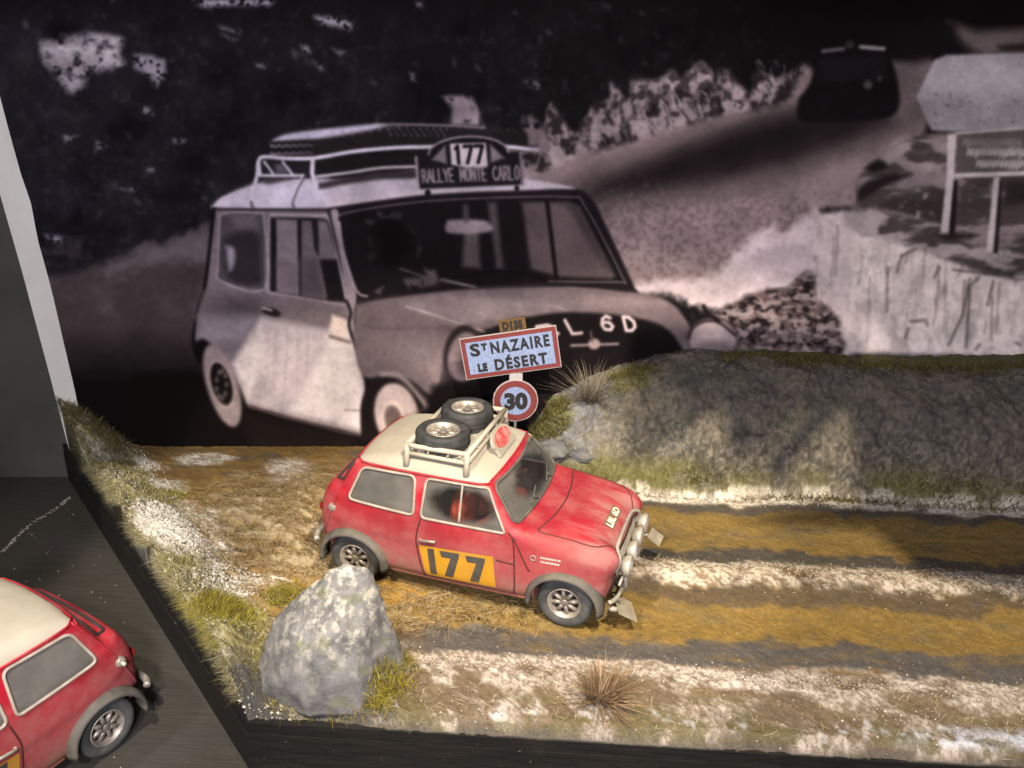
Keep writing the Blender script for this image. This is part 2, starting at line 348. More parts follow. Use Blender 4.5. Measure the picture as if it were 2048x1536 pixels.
    P.fill(Z4((1940, 770), (2040, 770), (2040, 860), (1940, 880)), (46, 38, 36), 8, .8)
    # the lit stone wall
    wall = Z4((1140, 910), (1250, 895), (1330, 1000), (1500, 1010), (1700, 1110), (1850, 1170), (2040, 1180), (2040, 1520), (1270, 1500), (1230, 1350), (1130, 1270), (1130, 1060))
    P.fill(wall, (188, 170, 166), 6, 1, n2, None, 4)
    P.fill(Z4((1330, 1010), (1500, 1010), (1850, 1180), (2040, 1190), (2040, 1520), (1270, 1500), (1250, 1200)), (214, 198, 186), 16, .9, n2, .25, 5)
    P.fill(wall, (150, 134, 128), 6, .35, fbm(sh, 22, 41, 4, .5), .56)
    top = smooth(Z4((1250, 900), (1420, 890), (1520, 920), (1650, 950), (1800, 1040), (2040, 1090), (2040, 1190), (1860, 1170), (1700, 1110), (1560, 1060), (1430, 1020), (1330, 1000), (1250, 960), (1250, 900)), 3)
    P.fill(top, (158, 142, 138), 6, .95, n2, None, 6)
    P.fill(top, (66, 54, 50), 5, .85, n5, .52, 5)
    rg = np.random.default_rng(7)
    for k in range(34):      # drips down the wall face
        x = rg.uniform(1230, 2040); y0 = 480 + (x - 1700) * .19 + rg.uniform(0, 130) + (0 if x > 1640 else 40); L = rg.uniform(15, 100)
        if x < 1640: x += 420
        P.line([(x, y0), (x + rg.uniform(-5, 2), y0 + L * .5), (x - rg.uniform(0, 9), y0 + L)], rg.uniform(1.5, 5), (92, 78, 68), 3, rg.uniform(.2, .6))
    for pts in [((1790, 1190), (1760, 1340), (1700, 1470)), ((1830, 1180), (1790, 1220), (1775, 1480)), ((1890, 1200), (1865, 1300)), ((1500, 1090), (1480, 1160)), ((1660, 1140), (1640, 1180)), ((1540, 1370), (1600, 1365), (1610, 1385)), ((1530, 1400), (1515, 1440)), ((1830, 1470), (1815, 1490)), ((1985, 1460), (2005, 1470)), ((1720, 1150), (1900, 1170), (2040, 1165)), ((1560, 1060), (1500, 1090))]:
        P.line(Z4(*pts), 4.5, (70, 58, 52), 3.2, .7)
    # direction sign: pale arrow board, dark nameboard, white posts
    P.fill(Z4((1700, 95), (1820, 130), (2040, 120), (2040, 230), (1850, 240), (1720, 170)), (120, 100, 94), 12, .8)
    P.fill(Z4((1910, 195), (2040, 185), (2040, 215), (1920, 215)), (34, 26, 26), 6, .9)
    P.fill(Z4((1380, 120), (1720, 90), (1760, 220), (1560, 270), (1480, 260)), (24, 19, 21), 12, .9)
    P.fill(Z4((1640, 255), (1690, 235), (2045, 225), (2045, 550), (1720, 560), (1625, 555), (1562, 412)), (146, 136, 138), 3, 1)
    P.fill(Z4((1650, 265), (1695, 245), (2045, 235), (2045, 395), (1600, 405)), (154, 145, 146), 12, .6)
    for k in range(40):
        rg = np.random.default_rng(500 + k); x, y = rg.uniform(1640, 2040), rg.uniform(400, 530)
        if (k % 3): P.fill(ell(*Z4((x, y))[0], rg.uniform(1.5, 4), rg.uniform(1.5, 3.4), 30, 8), (98, 90, 90), 1.8, .75)
    P.fill(Z4((1735, 575), (2045, 545), (2045, 730), (1730, 740)), (92, 80, 78), 3, 1)
    for row, (x0, y0) in enumerate([(1760, 600), (1780, 640), (1820, 690)]):
        for k in range(15):
            x = x0 + k * 17
            if x > 2040: break
            rg = np.random.default_rng(900 + row * 30 + k)
            hgt = rg.uniform(16, 34)
            P.line(Z4((x, y0 + hgt), (x + 6, y0 - 6), (x + 12, y0 + hgt * .7)), 4.2, (178, 166, 160), 1.8, .85 if row else .35)
    P.line(Z4((1735, 748), (2045, 738)), 9, (186, 172, 168), 2)
    P.line(Z4((1735, 568), (2045, 545)), 5, (170, 158, 154), 2)
    P.fill(Z4((1695, 575), (1732, 570), (1722, 760), (1702, 1000), (1664, 995), (1690, 760)), (184, 170, 168), 2.6, 1)
    P.fill(Z4((1722, 770), (1738, 770), (1725, 1000), (1700, 1000)), (36, 26, 28), 2.6, .95)
    P.fill(Z4((1892, 755), (1916, 755), (1893, 1075), (1860, 1070)), (180, 166, 164), 2.6, 1)
    P.fill(Z4((1918, 770), (1930, 770), (1908, 1080), (1890, 1078)), (38, 28, 28), 2.6, .95)
    P.fill(Z4((1640, 1000), (1730, 990), (1830, 1000), (1790, 1020), (1690, 1025)), (40, 30, 30), 5, .85)
    # the car far up the road
    P.fill(smooth(Z4((1060, 420), (1110, 350), (1140, 240), (1210, 210), (1400, 205), (1450, 240), (1480, 340), (1485, 460), (1400, 510), (1100, 520), (1055, 490), (1060, 420)), 4), (24, 18, 21), 5, 1)
    P.fill(Z4((1150, 250), (1420, 240), (1440, 340), (1130, 350)), (36, 28, 31), 6, .8)
    P.line(Z4((1165, 218), (1250, 208)), 8, (110, 98, 100), 2.4, .85); P.line(Z4((1325, 200), (1422, 208)), 9, (140, 128, 128), 2.4, .9)
    P.fill(ell(*Z4((1278, 190))[0], 9, 8), (60, 52, 54), 3, .9)
    P.fill(ell(*Z4((1355, 362))[0], 9, 9), (92, 84, 80), 4, .9); P.fill(ell(*Z4((1405, 335))[0], 5, 6), (72, 64, 64), 3, .9)
    # ---- the car in front, part by part
    Z3 = lambda *p: mp(360, 220, 2.1787, *p)
    ZR = lambda *p: mp(500, 240, 3.4133, *p)
    P.fill(Z3((60, 1130), (300, 1300), (820, 1420), (900, 1482), (900, 1560), (-300, 1560), (-200, 1150)), (22, 15, 14), 8, 1)
    P.fill(Z3((280, 1330), (760, 1420), (760, 1500), (330, 1490)), (38, 26, 23), 14, .7)
    # spare tyres under their cover on the rack
    P.fill(smooth(ZR((130, 210), (150, 150), (220, 110), (400, 75), (640, 50), (900, 30), (1200, 25), (1500, 30), (1700, 50), (1860, 75), (1870, 180), (1500, 200), (1100, 190), (800, 215), (420, 265), (180, 255), (130, 210)), 4), (40, 35, 36), 3, 1)
    P.fill(smooth(ZR((140, 150), (230, 100), (420, 70), (640, 46), (860, 25), (920, 45), (680, 95), (480, 125), (260, 140), (140, 150)), 4), (176, 168, 192), 4, .95)
    P.line(ZR((860, 30), (1100, 30), (1400, 38), (1600, 52)), 5, (150, 136, 146), 2, .8)
    rg = np.random.default_rng(3)
    for k in range(60):       # tread lugs
        u = k / 59; x = 930 + u * 900; y = 48 + u * 14 + (k % 3) * 22
        P.fill(ZR((x, y), (x + 9, y + 2), (x + 8, y + 16), (x - 2, y + 14)), (142, 130, 138) if x < 1350 else (80, 70, 74), 1.6, rg.uniform(.35, .9) * (1 if x < 1350 or k % 3 == 0 else .4))
    for k in range(48):
        u = (k // 4) / 11; x = 150 + u * 270; y = 150 + (k % 4) * 26 - u * 8 + 6 * ((k // 4) % 2)
        P.fill(ell(*ZR((x, y))[0], 3.2, 3.2, 0, 8), (168, 160, 182) if k % 2 else (28, 26, 32), 1.8, .75 * (1 - .5 * u))
    for k in range(8): P.fill(ell(*ZR((640 + k * 62, 100 - k * 9))[0], 3, 5, 0, 8), (120, 112, 116), 2, .55)
    # roof
    P.fill(smooth(Z3((145, 415), (180, 380), (260, 345), (340, 320), (500, 300), (700, 300), (1030, 262), (1300, 270), (1500, 300), (1640, 320), (1720, 345), (1500, 350), (1060, 372), (640, 425), (400, 430), (160, 428), (145, 415)), 4), (178, 164, 178), 2.6, 1)
    P.fill(Z3((150, 418), (330, 322), (640, 300), (640, 420), (400, 428)), (192, 182, 204), 12, .8)
    P.fill(Z3((640, 400), (1060, 350), (1500, 330), (1660, 330), (1500, 350), (1060, 372), (640, 425)), (186, 168, 172), 5, .6)
    P.fill(smooth(ZR((470, 430), (640, 395), (900, 345), (1130, 345), (1130, 395), (900, 405), (640, 440), (480, 470), (470, 430)), 4), (58, 48, 50), 4, .95)
    P.fill(smooth(ZR((90, 405), (200, 390), (300, 395), (230, 415), (120, 440), (90, 405)), 4), (70, 62, 72), 4, .85)
    P.fill(ZR((470, 270), (1130, 215), (1150, 320), (900, 325), (470, 385)), (36, 32, 32), 3, 1)
    P.fill(ZR((90, 290), (430, 290), (420, 375), (90, 375)), (42, 38, 46), 3, .95)
    P.fill(ZR((170, 300), (230, 300), (270, 360), (180, 360)), (120, 112, 126), 4, .7)
    W1 = (198, 188, 206)
    for pts, w in [(((10, 560), (15, 500), (50, 380), (60, 280), (100, 250), (260, 262), (450, 258), (700, 215), (1000, 188), (1290, 182), (1700, 178), (1960, 205)), 8), (((75, 378), (360, 378)), 6), (((100, 285), (170, 380)), 5), (((225, 285), (300, 380)), 5), (((430, 270), (425, 360), (455, 450)), 9), (((460, 385), (700, 355), (900, 325), (1130, 318)), 6), (((60, 300), (70, 370)), 8)]:
        P.line(smooth(ZR(*pts), 3) if len(pts) > 3 else ZR(*pts), w, W1 if pts[0][0] < 440 else (186, 170, 176), 1.8)
    P.line(ZR((375, 375), (320, 480), (290, 560), (300, 595)), 5, (98, 88, 100), 2); P.line(ZR((365, 372), (310, 480), (280, 560)), 3, (206, 198, 214), 1.6)
    P.line(ZR((10, 560), (20, 600)), 5, (90, 80, 92), 2)
    P.line(ZR((1870, 215), (1985, 210), (1960, 320)), 5, (140, 120, 120), 2, .6)
    # rally plate on the roof
    P.fill(ZR((1130, 255), (1150, 240), (1850, 215), (1865, 440), (1160, 470), (1145, 420)), (36, 30, 33), 2.5, 1)
    P.line(ZR((1135, 255), (1150, 465)), 6, (168, 152, 160), 2, .85); P.line(ZR((1845, 220), (1856, 438)), 4, (150, 134, 140), 2, .8)
    P.fill(ell(*ZR((1490, 220))[0], 80, 31, -2), (32, 26, 30), 2.2, 1)
    arc = [q for q in ell(*ZR((1490, 225))[0], 79, 33, -2, 24, 180, 360)]
    P.line(arc, 4, (158, 142, 148), 1.6, .9)
    P.fill(ZR((1365, 160), (1610, 155), (1625, 315), (1480, 325), (1375, 305)), (182, 168, 172), 2, 1)
    P.fill(ZR((1240, 270), (1335, 170), (1345, 300)), (140, 124, 130), 3, .8); P.fill(ZR((1640, 165), (1740, 260), (1645, 290)), (150, 134, 138), 3, .8)
    write(P, '177', ZR((1385, 178), (1590, 172), (1595, 288), (1395, 296)), 6.5, (26, 20, 22), 1.3)
    write(P, 'RALLYE MONTE CARLO', ZR((1170, 340), (1835, 310), (1840, 405), (1180, 425)), 3.6, (150, 134, 138), 1.4, .22)
    P.fill(ell(*ZR((1215, 497))[0], 6, 7), (34, 26, 28), 2); P.fill(ell(*ZR((1822, 465))[0], 5, 6), (34, 26, 28), 2)
    # side and front bodywork
    side = smooth(Z3((155, 425), (400, 430), (640, 430), (700, 470), (760, 830), (760, 960), (800, 1160), (810, 1400), (700, 1390), (300, 1290), (220, 1140), (130, 1020), (60, 1010), (70, 900), (95, 800), (125, 640), (155, 425)), 3)
    P.fill(side, (118, 103, 110), 3, 1)
    P.line(smooth(Z3((150, 430), (135, 560), (110, 760), (75, 880), (60, 1010), (75, 1080))), 7, (26, 20, 22), 2.4)
    P.fill(Z3((95, 790), (720, 850), (740, 960), (640, 960), (350, 900), (75, 900)), (104, 88, 92), 14, .85)
    P.fill(Z3((200, 810), (340, 830), (350, 900), (200, 890)), (84, 70, 74), 16, .7)
    P.fill(Z3((80, 900), (340, 900), (300, 1000), (140, 1020), (90, 1000)), (142, 128, 138), 12, .9)
    P.fill(Z3((230, 1100), (360, 900), (640, 960), (720, 960), (790, 1150), (795, 1395), (300, 1285)), (166, 150, 150), 8, 1)


    P.fill(Z3((235, 1105), (355, 905), (372, 1000), (330, 1180), (300, 1282)), (190, 177, 170), 7, .85); P.fill(Z3((655, 965), (745, 930), (792, 1150), (796, 1392), (480, 1312), (610, 1090)), (190, 177, 170), 8, .85)  # paler wedges: patches of light on the door, painted into the print
    for x in (420, 470, 520, 560): P.line(Z3((x, 970), (x - 12, 1200)), 3, (140, 126, 130), 3, .5)
    P.fill(Z3((665, 890), (745, 920), (750, 960), (700, 1010), (650, 960)), (190, 168, 150), 4, .95); P.line(Z3((655, 985), (740, 1010)), 6, (86, 70, 66), 3, .8)
    P.fill(smooth(Z3((360, 865), (400, 860), (440, 885), (420, 900), (370, 885), (360, 865))), (40, 30, 32), 2.5, 1); P.line(Z3((362, 862), (400, 872)), 4, (180, 166, 160), 1.6)
    P.line(smooth(Z3((290, 1285), (500, 1345), (700, 1400), (810, 1418)), 4), 5, (70, 54, 50), 2.4); P.line(smooth(Z3((300, 1275), (500, 1330), (780, 1395)), 4), 3, (150, 132, 122), 2)
    P.line(Z3((720, 1305), (790, 1308)), 3, (110, 94, 92), 2, .8)
    # side windows
    P.line(Z3((160, 432), (640, 436)), 4, (46, 38, 42), 2)
    P.fill(smooth(Z3((175, 460), (220, 445), (340, 450), (365, 480), (370, 780), (330, 775), (180, 745), (165, 700), (175, 460)), 3), (84, 74, 82), 3, 1)
    P.fill(smooth(Z3((190, 560), (260, 530), (340, 540), (355, 700), (340, 760), (210, 735), (190, 560)), 3), (46, 40, 46), 8, .9)
    P.fill(smooth(Z3((200, 590), (235, 600), (240, 660), (215, 700), (200, 590)), 3), (150, 142, 160), 5, .85); P.fill(Z3((210, 450), (330, 455), (340, 520), (250, 510)), (116, 104, 116), 8, .7)
    P.line(smooth(Z3((175, 460), (220, 445), (345, 450), (368, 480), (372, 780), (180, 745), (165, 700)), 3), 3.5, (158, 144, 156), 1.6, .9, True)
    P.fill(Z3((395, 470), (600, 470), (650, 480), (722, 835), (640, 830), (395, 790)), (34, 27, 30), 2.6, 1)
    P.fill(Z3((420, 475), (512, 478), (518, 805), (424, 790)), (134, 118, 126), 2.6, 1); P.fill(Z3((424, 650), (516, 660), (518, 805), (424, 790)), (106, 92, 98), 8, .8)
    P.fill(Z3((530, 480), (575, 482), (640, 800), (640, 826), (532, 808)), (110, 96, 102), 2.6, 1); P.fill(Z3((530, 640), (600, 650), (635, 820), (532, 806)), (82, 70, 74), 8, .8)
    P.fill(Z3((600, 480), (640, 485), (690, 650), (600, 650)), (124, 110, 114), 4, .9); P.fill(Z3((575, 482), (602, 482), (606, 640), (585, 600)), (40, 32, 35), 2.6, .95)
    P.line(smooth(Z3((395, 455), (600, 460), (650, 475), (690, 640), (728, 838)), 4), 5, (166, 150, 158), 1.6); P.line(Z3((388, 470), (385, 790)), 5, (150, 136, 144), 2)
    P.line(Z3((395, 795), (720, 850)), 4, (142, 126, 130), 1.8)
    # screen pillar, windscreen
    P.fill(smooth(Z3((640, 430), (1050, 372), (1500, 350), (1720, 345), (1780, 370), (1830, 450), (1980, 770), (1990, 800), (1700, 770), (1250, 800), (780, 840), (740, 830), (640, 430)), 3), (36, 28, 32), 3, 1)
    P.fill(smooth(Z3((655, 440), (690, 440), (710, 600), (770, 800), (750, 900), (770, 1000), (800, 1160), (770, 1000), (735, 880), (700, 650), (655, 440)), 3), (140, 124, 128), 2.4, 1)
    P.line(smooth(Z3((725, 830), (745, 880), (738, 940), (770, 1040), (806, 1165)), 4), 6, (36, 28, 30), 2)
    P.fill(smooth(Z3((700, 490), (720, 455), (1060, 405), (1500, 385), (1700, 385), (1750, 410), (1920, 720), (1900, 745), (1600, 740), (1280, 770), (820, 805), (770, 780), (700, 490)), 3), (30, 24, 27), 2.5, 1)
    P.line(smooth(Z3((695, 490), (715, 450), (1060, 398), (1500, 378), (1705, 380), (1760, 410), (1925, 722), (1905, 748), (1600, 745)), 4), 2.4, (138, 122, 126), 1.6, .85)
    P.line(smooth(Z3((695, 490), (715, 620), (770, 785), (815, 810)), 4), 4.5, (156, 140, 144), 1.8, .9)
    P.fill(Z3((1480, 400), (1690, 400), (1740, 420), (1895, 720), (1880, 735), (1655, 725), (1520, 690)), (98, 80, 82), 5, .95)
    P.fill(Z3((1650, 400), (1730, 420), (1870, 690), (1820, 640), (1700, 430)), (60, 48, 50), 8, .8)
    P.line(Z3((1600, 400), (1640, 735)), 8, (28, 20, 22), 2.4)
    P.fill(Z3((1340, 400), (1385, 400), (1420, 690), (1380, 690)), (96, 82, 84), 5, .8); P.fill(Z3((1380, 400), (1490, 400), (1530, 700), (1410, 690)), (32, 24, 27), 6, .9)
    P.fill(Z3((1240, 520), (1300, 520), (1310, 690), (1230, 680)), (100, 86, 88), 6, .85); P.fill(smooth(Z3((1165, 480), (1240, 475), (1340, 485), (1350, 530), (1170, 535), (1165, 480)), 4), (138, 122, 126), 4, 1); P.line(Z3((1245, 420), (1248, 480)), 12, (86, 74, 76), 4, .8)
    for pts, c in [(((860, 445), (965, 450), (960, 475), (870, 470)), 92), (((800, 480), (850, 480), (845, 500), (805, 500)), 80), (((820, 550), (885, 560), (860, 640), (825, 650)), 62), (((990, 500), (1020, 520), (1045, 590), (1010, 560)), 52), (((970, 735), (1120, 720), (1130, 760), (1000, 780)), 92), (((850, 790), (885, 770), (870, 800)), 110), (((1065, 690), (1120, 700), (1120, 740), (1075, 720)), 110), (((1020, 590), (1050, 600), (1040, 640)), 66)]:
        P.fill(Z3(*pts), (c, c * .9, c * .95), 5, .85, n2, .36)
    P.fill(ell(*Z3((920, 570))[0], 44, 50), (17, 13, 15), 14, .8)
    P.line(smooth(Z3((960, 690), (1100, 735), (1280, 770)), 3), 3.5, (96, 82, 84), 1.6); P.line(smooth(Z3((1150, 740), (1400, 700), (1600, 745)), 3), 4, (24, 18, 20), 1.8); P.line(Z3((1140, 735), (1290, 770)), 3, (128, 112, 112), 1.6)
    # bonnet and wing
    P.fill(smooth(Z3((770, 850), (900, 820), (1280, 780), (1700, 775), (1990, 800), (2120, 830), (2180, 880), (2230, 960), (2240, 1040), (2200, 1060), (1700, 940), (1500, 900), (1350, 950), (1230, 960), (1150, 1080), (1130, 1190), (1090, 1240), (1000, 1170), (900, 1150), (800, 1160), (760, 1000), (770, 850)), 3), (102, 86, 89), 3, 1)
    P.fill(smooth(Z3((980, 850), (1280, 800), (1600, 790), (1820, 830), (1700, 880), (1500, 890), (1300, 940), (1100, 900), (980, 850)), 3), (128, 110, 114), 18, .8)
    P.fill(Z3((780, 850), (960, 840), (1150, 910), (1260, 960), (1160, 1000), (800, 940)), (98, 82, 84), 14, .8)
    P.fill(smooth(Z3((800, 960), (1150, 1000), (1130, 1170), (1000, 1150), (850, 1130), (800, 1100), (800, 960)), 3), (118, 101, 103), 22, .8)
    P.fill(smooth(Z3((1640, 790), (1980, 805), (2120, 840), (1960, 870), (1800, 850), (1640, 790)), 3), (128, 108, 110), 10, .8)
    for k_ in range(26):
        rg = np.random.default_rng(700 + k_); x_, y_ = rg.uniform(1000, 1700), rg.uniform(800, 890); c_ = rg.uniform(100, 160); P.line(smooth(Z3((x_, y_), (x_ + rg.uniform(30, 120), y_ + rg.uniform(8, 40)), (x_ + rg.uniform(120, 220), y_ + rg.uniform(40, 75)))), rg.uniform(3, 10), (c_, c_ * .87, c_ * .88), 7, .3)
    P.fill(Z3((1170, 960), (1500, 905), (1330, 960), (1250, 990)), (74, 62, 64), 10, .6)
    P.line(smooth(Z3((985, 855), (1100, 890), (1220, 930), (1330, 965)), 4), 3, (160, 142, 144), 1.8, .85)
    P.line(smooth(Z3((1600, 850), (1680, 870), (1740, 915)), 4), 4, (150, 130, 130), 2, .8); P.line(smooth(Z3((800, 935), (870, 950), (1180, 950)), 4), 4, (84, 70, 74), 3, .6)
    P.fill(smooth(Z3((1330, 960), (1500, 905), (1700, 880), (1960, 900), (2100, 940), (2170, 1010), (2200, 1100), (2200, 1300), (1350, 1300), (1330, 960)), 3), (26, 19, 22), 4, 1)
    for txt, q in [('B', ((1545, 945), (1640, 930), (1660, 985), (1570, 1000))), ('L', ((1672, 915), (1722, 905), (1755, 970), (1705, 975))), ('6', ((1830, 895), (1880, 900), (1895, 960), (1838, 955))), ('D', ((1925, 900), (1975, 905), (1990, 960), (1940, 960)))]:
        write(P, txt, Z3(*q), 6.5, (186, 166, 168), 1.5)
    P.line(Z3((1705, 1025), (1908, 1018)), 5, (136, 116, 118), 1.8); P.fill(ell(*Z3((1805, 1018))[0], 12, 11), (142, 122, 124), 2.4); P.line(Z3((1790, 965), (1795, 1005)), 5, (84, 70, 72), 2)
    # headlights
    P.fill(ell(*Z3((1230, 1060))[0], 37, 58, 10), (40, 31, 33), 4); P.fill(ell(*Z3((1240, 1075))[0], 33, 50, 8), (112, 94, 98), 4); P.fill(ell(*Z3((1255, 1090))[0], 20, 34, 8), (78, 64, 66), 8, .8)
    P.fill(ell(*Z4((695, 1445))[0], 52, 44, 0), (70, 56, 57), 4); P.fill(ell(*Z4((695, 1448))[0], 47, 39, 0), (150, 130, 130), 5); P.fill(ell(*Z4((690, 1435))[0], 26, 18, 0), (176, 156, 154), 10, .7); P.fill(ell(*Z4((700, 1490))[0], 40, 18, 0), (104, 88, 88), 8, .8); P.line(smooth(Z4((590, 1440), (610, 1395), (660, 1370), (720, 1375), (790, 1430)), 4), 5, (50, 38, 40), 2.4); P.line(Z4((655, 1305), (665, 1330), (720, 1370)), 8, (30, 22, 24), 2.5)
    # wheels
    P.fill(smooth(Z3((65, 1010), (110, 1000), (170, 1060), (230, 1150), (290, 1290), (250, 1330), (150, 1180), (80, 1100), (65, 1010)), 4), (22, 16, 17), 4, 1)
    P.fill(ell(*Z3((185, 1200))[0], 31, 86, -17), (142, 122, 120), 4); P.fill(ell(*Z3((182, 1190))[0], 20, 44, -16), (26, 19, 20), 4)
    P.line(ell(*Z3((182, 1195))[0], 22, 47, -16), 3, (172, 150, 144), 2, .7, True)
    for k in range(9):
        rg = np.random.default_rng(60 + k); a = k * .7; P.fill(ell(*Z3((182 + 22 * math.cos(a), 1195 + 60 * math.sin(a)))[0], 4, 6, 0, 10), (120, 104, 100), 3, .7)
    P.fill(smooth(Z3((790, 1420), (790, 1280), (830, 1190), (900, 1165), (960, 1190), (1040, 1280), (1050, 1440), (790, 1440)), 4), (28, 19, 18), 3, 1)
    P.fill(ell(*Z3((945, 1330))[0], 44, 66, -12), (158, 138, 134), 4); P.fill(ell(*Z3((930, 1345))[0], 17, 27, -10), (92, 72, 66), 4); P.line(ell(*Z3((928, 1345))[0], 21, 33, -10), 4, (176, 154, 142), 2, .8, True)
    P.line(smooth(Z3((880, 1150), (960, 1160), (1030, 1230), (1075, 1290)), 4), 9, (150, 130, 128), 4, .8)
    P.line(smooth(Z3((1035, 1210), (1080, 1280), (1030, 1320)), 4), 5, (80, 64, 64), 3, .6)
    P.fill(Z3((1100, 1200), (1350, 1180), (1350, 1500), (1040, 1500), (1080, 1300)), (17, 12, 13), 8, .95)
    P.fill(Z3((1180, 1300), (1240, 1300), (1240, 1330), (1180, 1330)), (60, 56, 70), 8, .5)
    # tonal drift over the whole print so that no area stays flat
    P.a *= (1 + (fbm(sh, 34, 801, 4) - .5) * .34 + (n3 - .5) * .10)[..., None]
    # cloudiness, grain
    g = np.random.default_rng(9).normal(size=sh)
    g = (blur(g, 1) * 3.2)
    P.a *= (1 + g * .020 + (n4 - .5) * .10)[..., None]
    P.a = blur(P.a, 1) * .75 + P.a * .25
    return P
# ================================================================ the setting: case floor, case wall
BA = .095; BD = 2.43 + BA * 1.63                      # face of the backdrop: y = BD + BA * x
def yb(x): return BD + BA * x
def sstep(a, b, x):
    t = np.clip((x - a) / (b - a), 0, 1); return t * t * (3 - 2 * t)
FLZ = -.55
t = NT('case_floor'); w = t.noise(7, 5, .6, sc3=(.35, 9, 1)); f = t.noise(2.2, 3)
c = t.mix(t.ramp(w, .3, .7), (.041, .039, .033), (.052, .049, .041)); c = t.mix(t.mul(t.ramp(f, .45, .75), .5), c, (.050, .040, .042))
sp = t.noise(70, 2, .5); c = t.mix(t.mul(t.ramp(sp, .74, .80), .45), c, (.45, .43, .36))
t.bsdf(c, t.ramp(w, .3, .7, .42, .62), 0, t.bump(w, .06, .01), .35); MATS['case_floor'] = t.m
tag(mesh_obj('floor', [(-16, -9, FLZ), (14, -9, FLZ), (14, 6, FLZ), (-16, 6, FLZ)], [(0, 1, 2, 3)], t.m, None, False), kind='structure')
t = NT('case_wall'); f = t.noise(1.2, 4); c = t.mix(t.ramp(f, .3, .7), (.060, .062, .053), (.085, .085, .074)); t.bsdf(c, .7, 0, t.bump(t.noise(60, 2), .06, .004)); MATS['case_wall'] = t.m
mb = MB(); x0, x1 = -16.0, 14.0
mb.add([(x0, yb(x0) + .22, FLZ - .2), (x1, yb(x1) + .22, FLZ - .2), (x1, yb(x1) + .22, 9), (x0, yb(x0) + .22, 9), (x0, yb(x0) + .4, FLZ - .2), (x1, yb(x1) + .4, FLZ - .2), (x1, yb(x1) + .4, 9), (x0, yb(x0) + .4, 9)],
       [(0, 1, 2, 3), (5, 4, 7, 6), (3, 2, 6, 7), (1, 0, 4, 5), (0, 3, 7, 4), (1, 5, 6, 2)])
tag(mb.build('wall', t.m, None, False), kind='structure')
# a pale scuff of dust dragged over the floor
rg = random.Random(4); mb = MB()
for k in range(240):
    u = rg.random(); x = -5.40 + .16 * u + rg.gauss(0, .012) + .03 * math.sin(u * 9); y = .35 + 1.45 * u + rg.gauss(0, .02); s_ = rg.uniform(.003, .012); a = rg.uniform(0, 3)
    mb.add([(x + s_ * math.cos(a + q), y + 1.4 * s_ * math.sin(a + q), FLZ + (.001 if q < 5 else .006)) for q in (0, 2.1, 4.2)] + [(x, y, FLZ + .007)], [(0, 1, 3), (1, 2, 3), (2, 0, 3)])
for k in range(160):
    x, y = rg.uniform(-6.5, -2.6), rg.uniform(-2.5, 1.6)
    if (x + 1.6) * 4.26 + (y + 2.2) * 3.7 > -.8: continue
    s_ = rg.uniform(.004, .011); mb.add([(x + s_, y, FLZ + .001), (x - s_ * .5, y + s_, FLZ + .001), (x - s_ * .5, y - s_, FLZ + .001), (x, y, FLZ + s_)], [(0, 1, 3), (1, 2, 3), (2, 0, 3)])
tag(mb.build('dust', simple('pale_dust', (.42, .40, .34), .9), None, False), 'pale dust specks and a scuff line on the dark floor', 'dust', kind='stuff')
# ---------------------------------------------------------------- wooden base of the diorama
FL, FR, BR, BL = (-1.60, -2.215), (7.5, -2.215), (8.6, yb(8.6) - .012), (-5.31, yb(-5.31) - .012)
BASE = [FL, FR, (8.74, yb(8.74) + .15), (-5.46, yb(-5.46) + .15)]
t = NT('black_stained_wood'); w = t.noise(3, 6, .65, sc3=(1, 1, 7)); f = t.noise(1.4, 5, .7)
c = t.mix(t.ramp(w, .3, .75), (.006, .006, .006), (.015, .013, .011)); c = t.mix(t.mul(t.ramp(f, .60, .72), .35), c, (.035, .03, .024)); c = t.mix(t.mul(t.ramp(t.noise(26, 3), .70, .78), .6), c, (.22, .20, .16))
t.bsdf(c, .62, 0, t.bump(w, .5, .02), .3); MATS['wood'] = t.m
base = empty('diorama_base', ((FL[0] + FR[0] + BR[0] + BL[0]) / 4, 0, FLZ)); ox = base.location.x
tag(base, 'black painted wooden base board with slanted end carrying the road scene', 'base board')
def prism(poly, z0, z1, name, m, parent, ox_=0):
    n = len(poly); V = [(x - ox_, y, z) for z in (z0, z1) for x, y in poly]
    return mesh_obj(name, V, [tuple(range(n))[::-1], tuple(range(n, 2 * n))] + [(i, (i + 1) % n, n + (i + 1) % n, n + i) for i in range(n)], m, parent, False)
prism(BASE, 0.002, .40, 'lower_board', t.m, base, ox)
prism([(FL[0] + .012, FL[1] + .006), (FR[0], FR[1] + .006), BASE[2], (BASE[3][0] + .012, BASE[3][1])], .404, .505, 'upper_board', t.m, base, ox)
# ---------------------------------------------------------------- backdrop: white board with the photograph pasted on
bd = empty('backdrop_board', (1.5, yb(1.5), FLZ)); tag(bd, 'tall backdrop board with black and white rally photograph behind the road', 'backdrop')
def onbd(x, z, off=0.0): return (x - 1.5, yb(x) - off - yb(1.5), z - FLZ)
t = NT('white_board'); f = t.noise(2, 4); t.bsdf(t.mix(t.ramp(f, .3, .7), (.82, .81, .73), (.90, .89, .82)), .55, 0, t.bump(t.noise(3, 3), .12, .02)); MATS['white_board'] = t.m
el = [(-5.29, -.04), (-5.335, .8), (-5.42, 2.2), (-5.50, 3.2), (-5.62, 4.6), (-5.70, 7.2)]
V = []; Fs = []
for i, (x, z) in enumerate(el):
    V += [onbd(x, z, .006), onbd(9.4, z, .006), onbd(9.4, z, -.12), onbd(x, z, -.12)]
for i in range(len(el) - 1):
    for k in range(4): Fs.append((i * 4 + k, i * 4 + (k + 1) % 4, i * 4 + 4 + (k + 1) % 4, i * 4 + 4 + k))
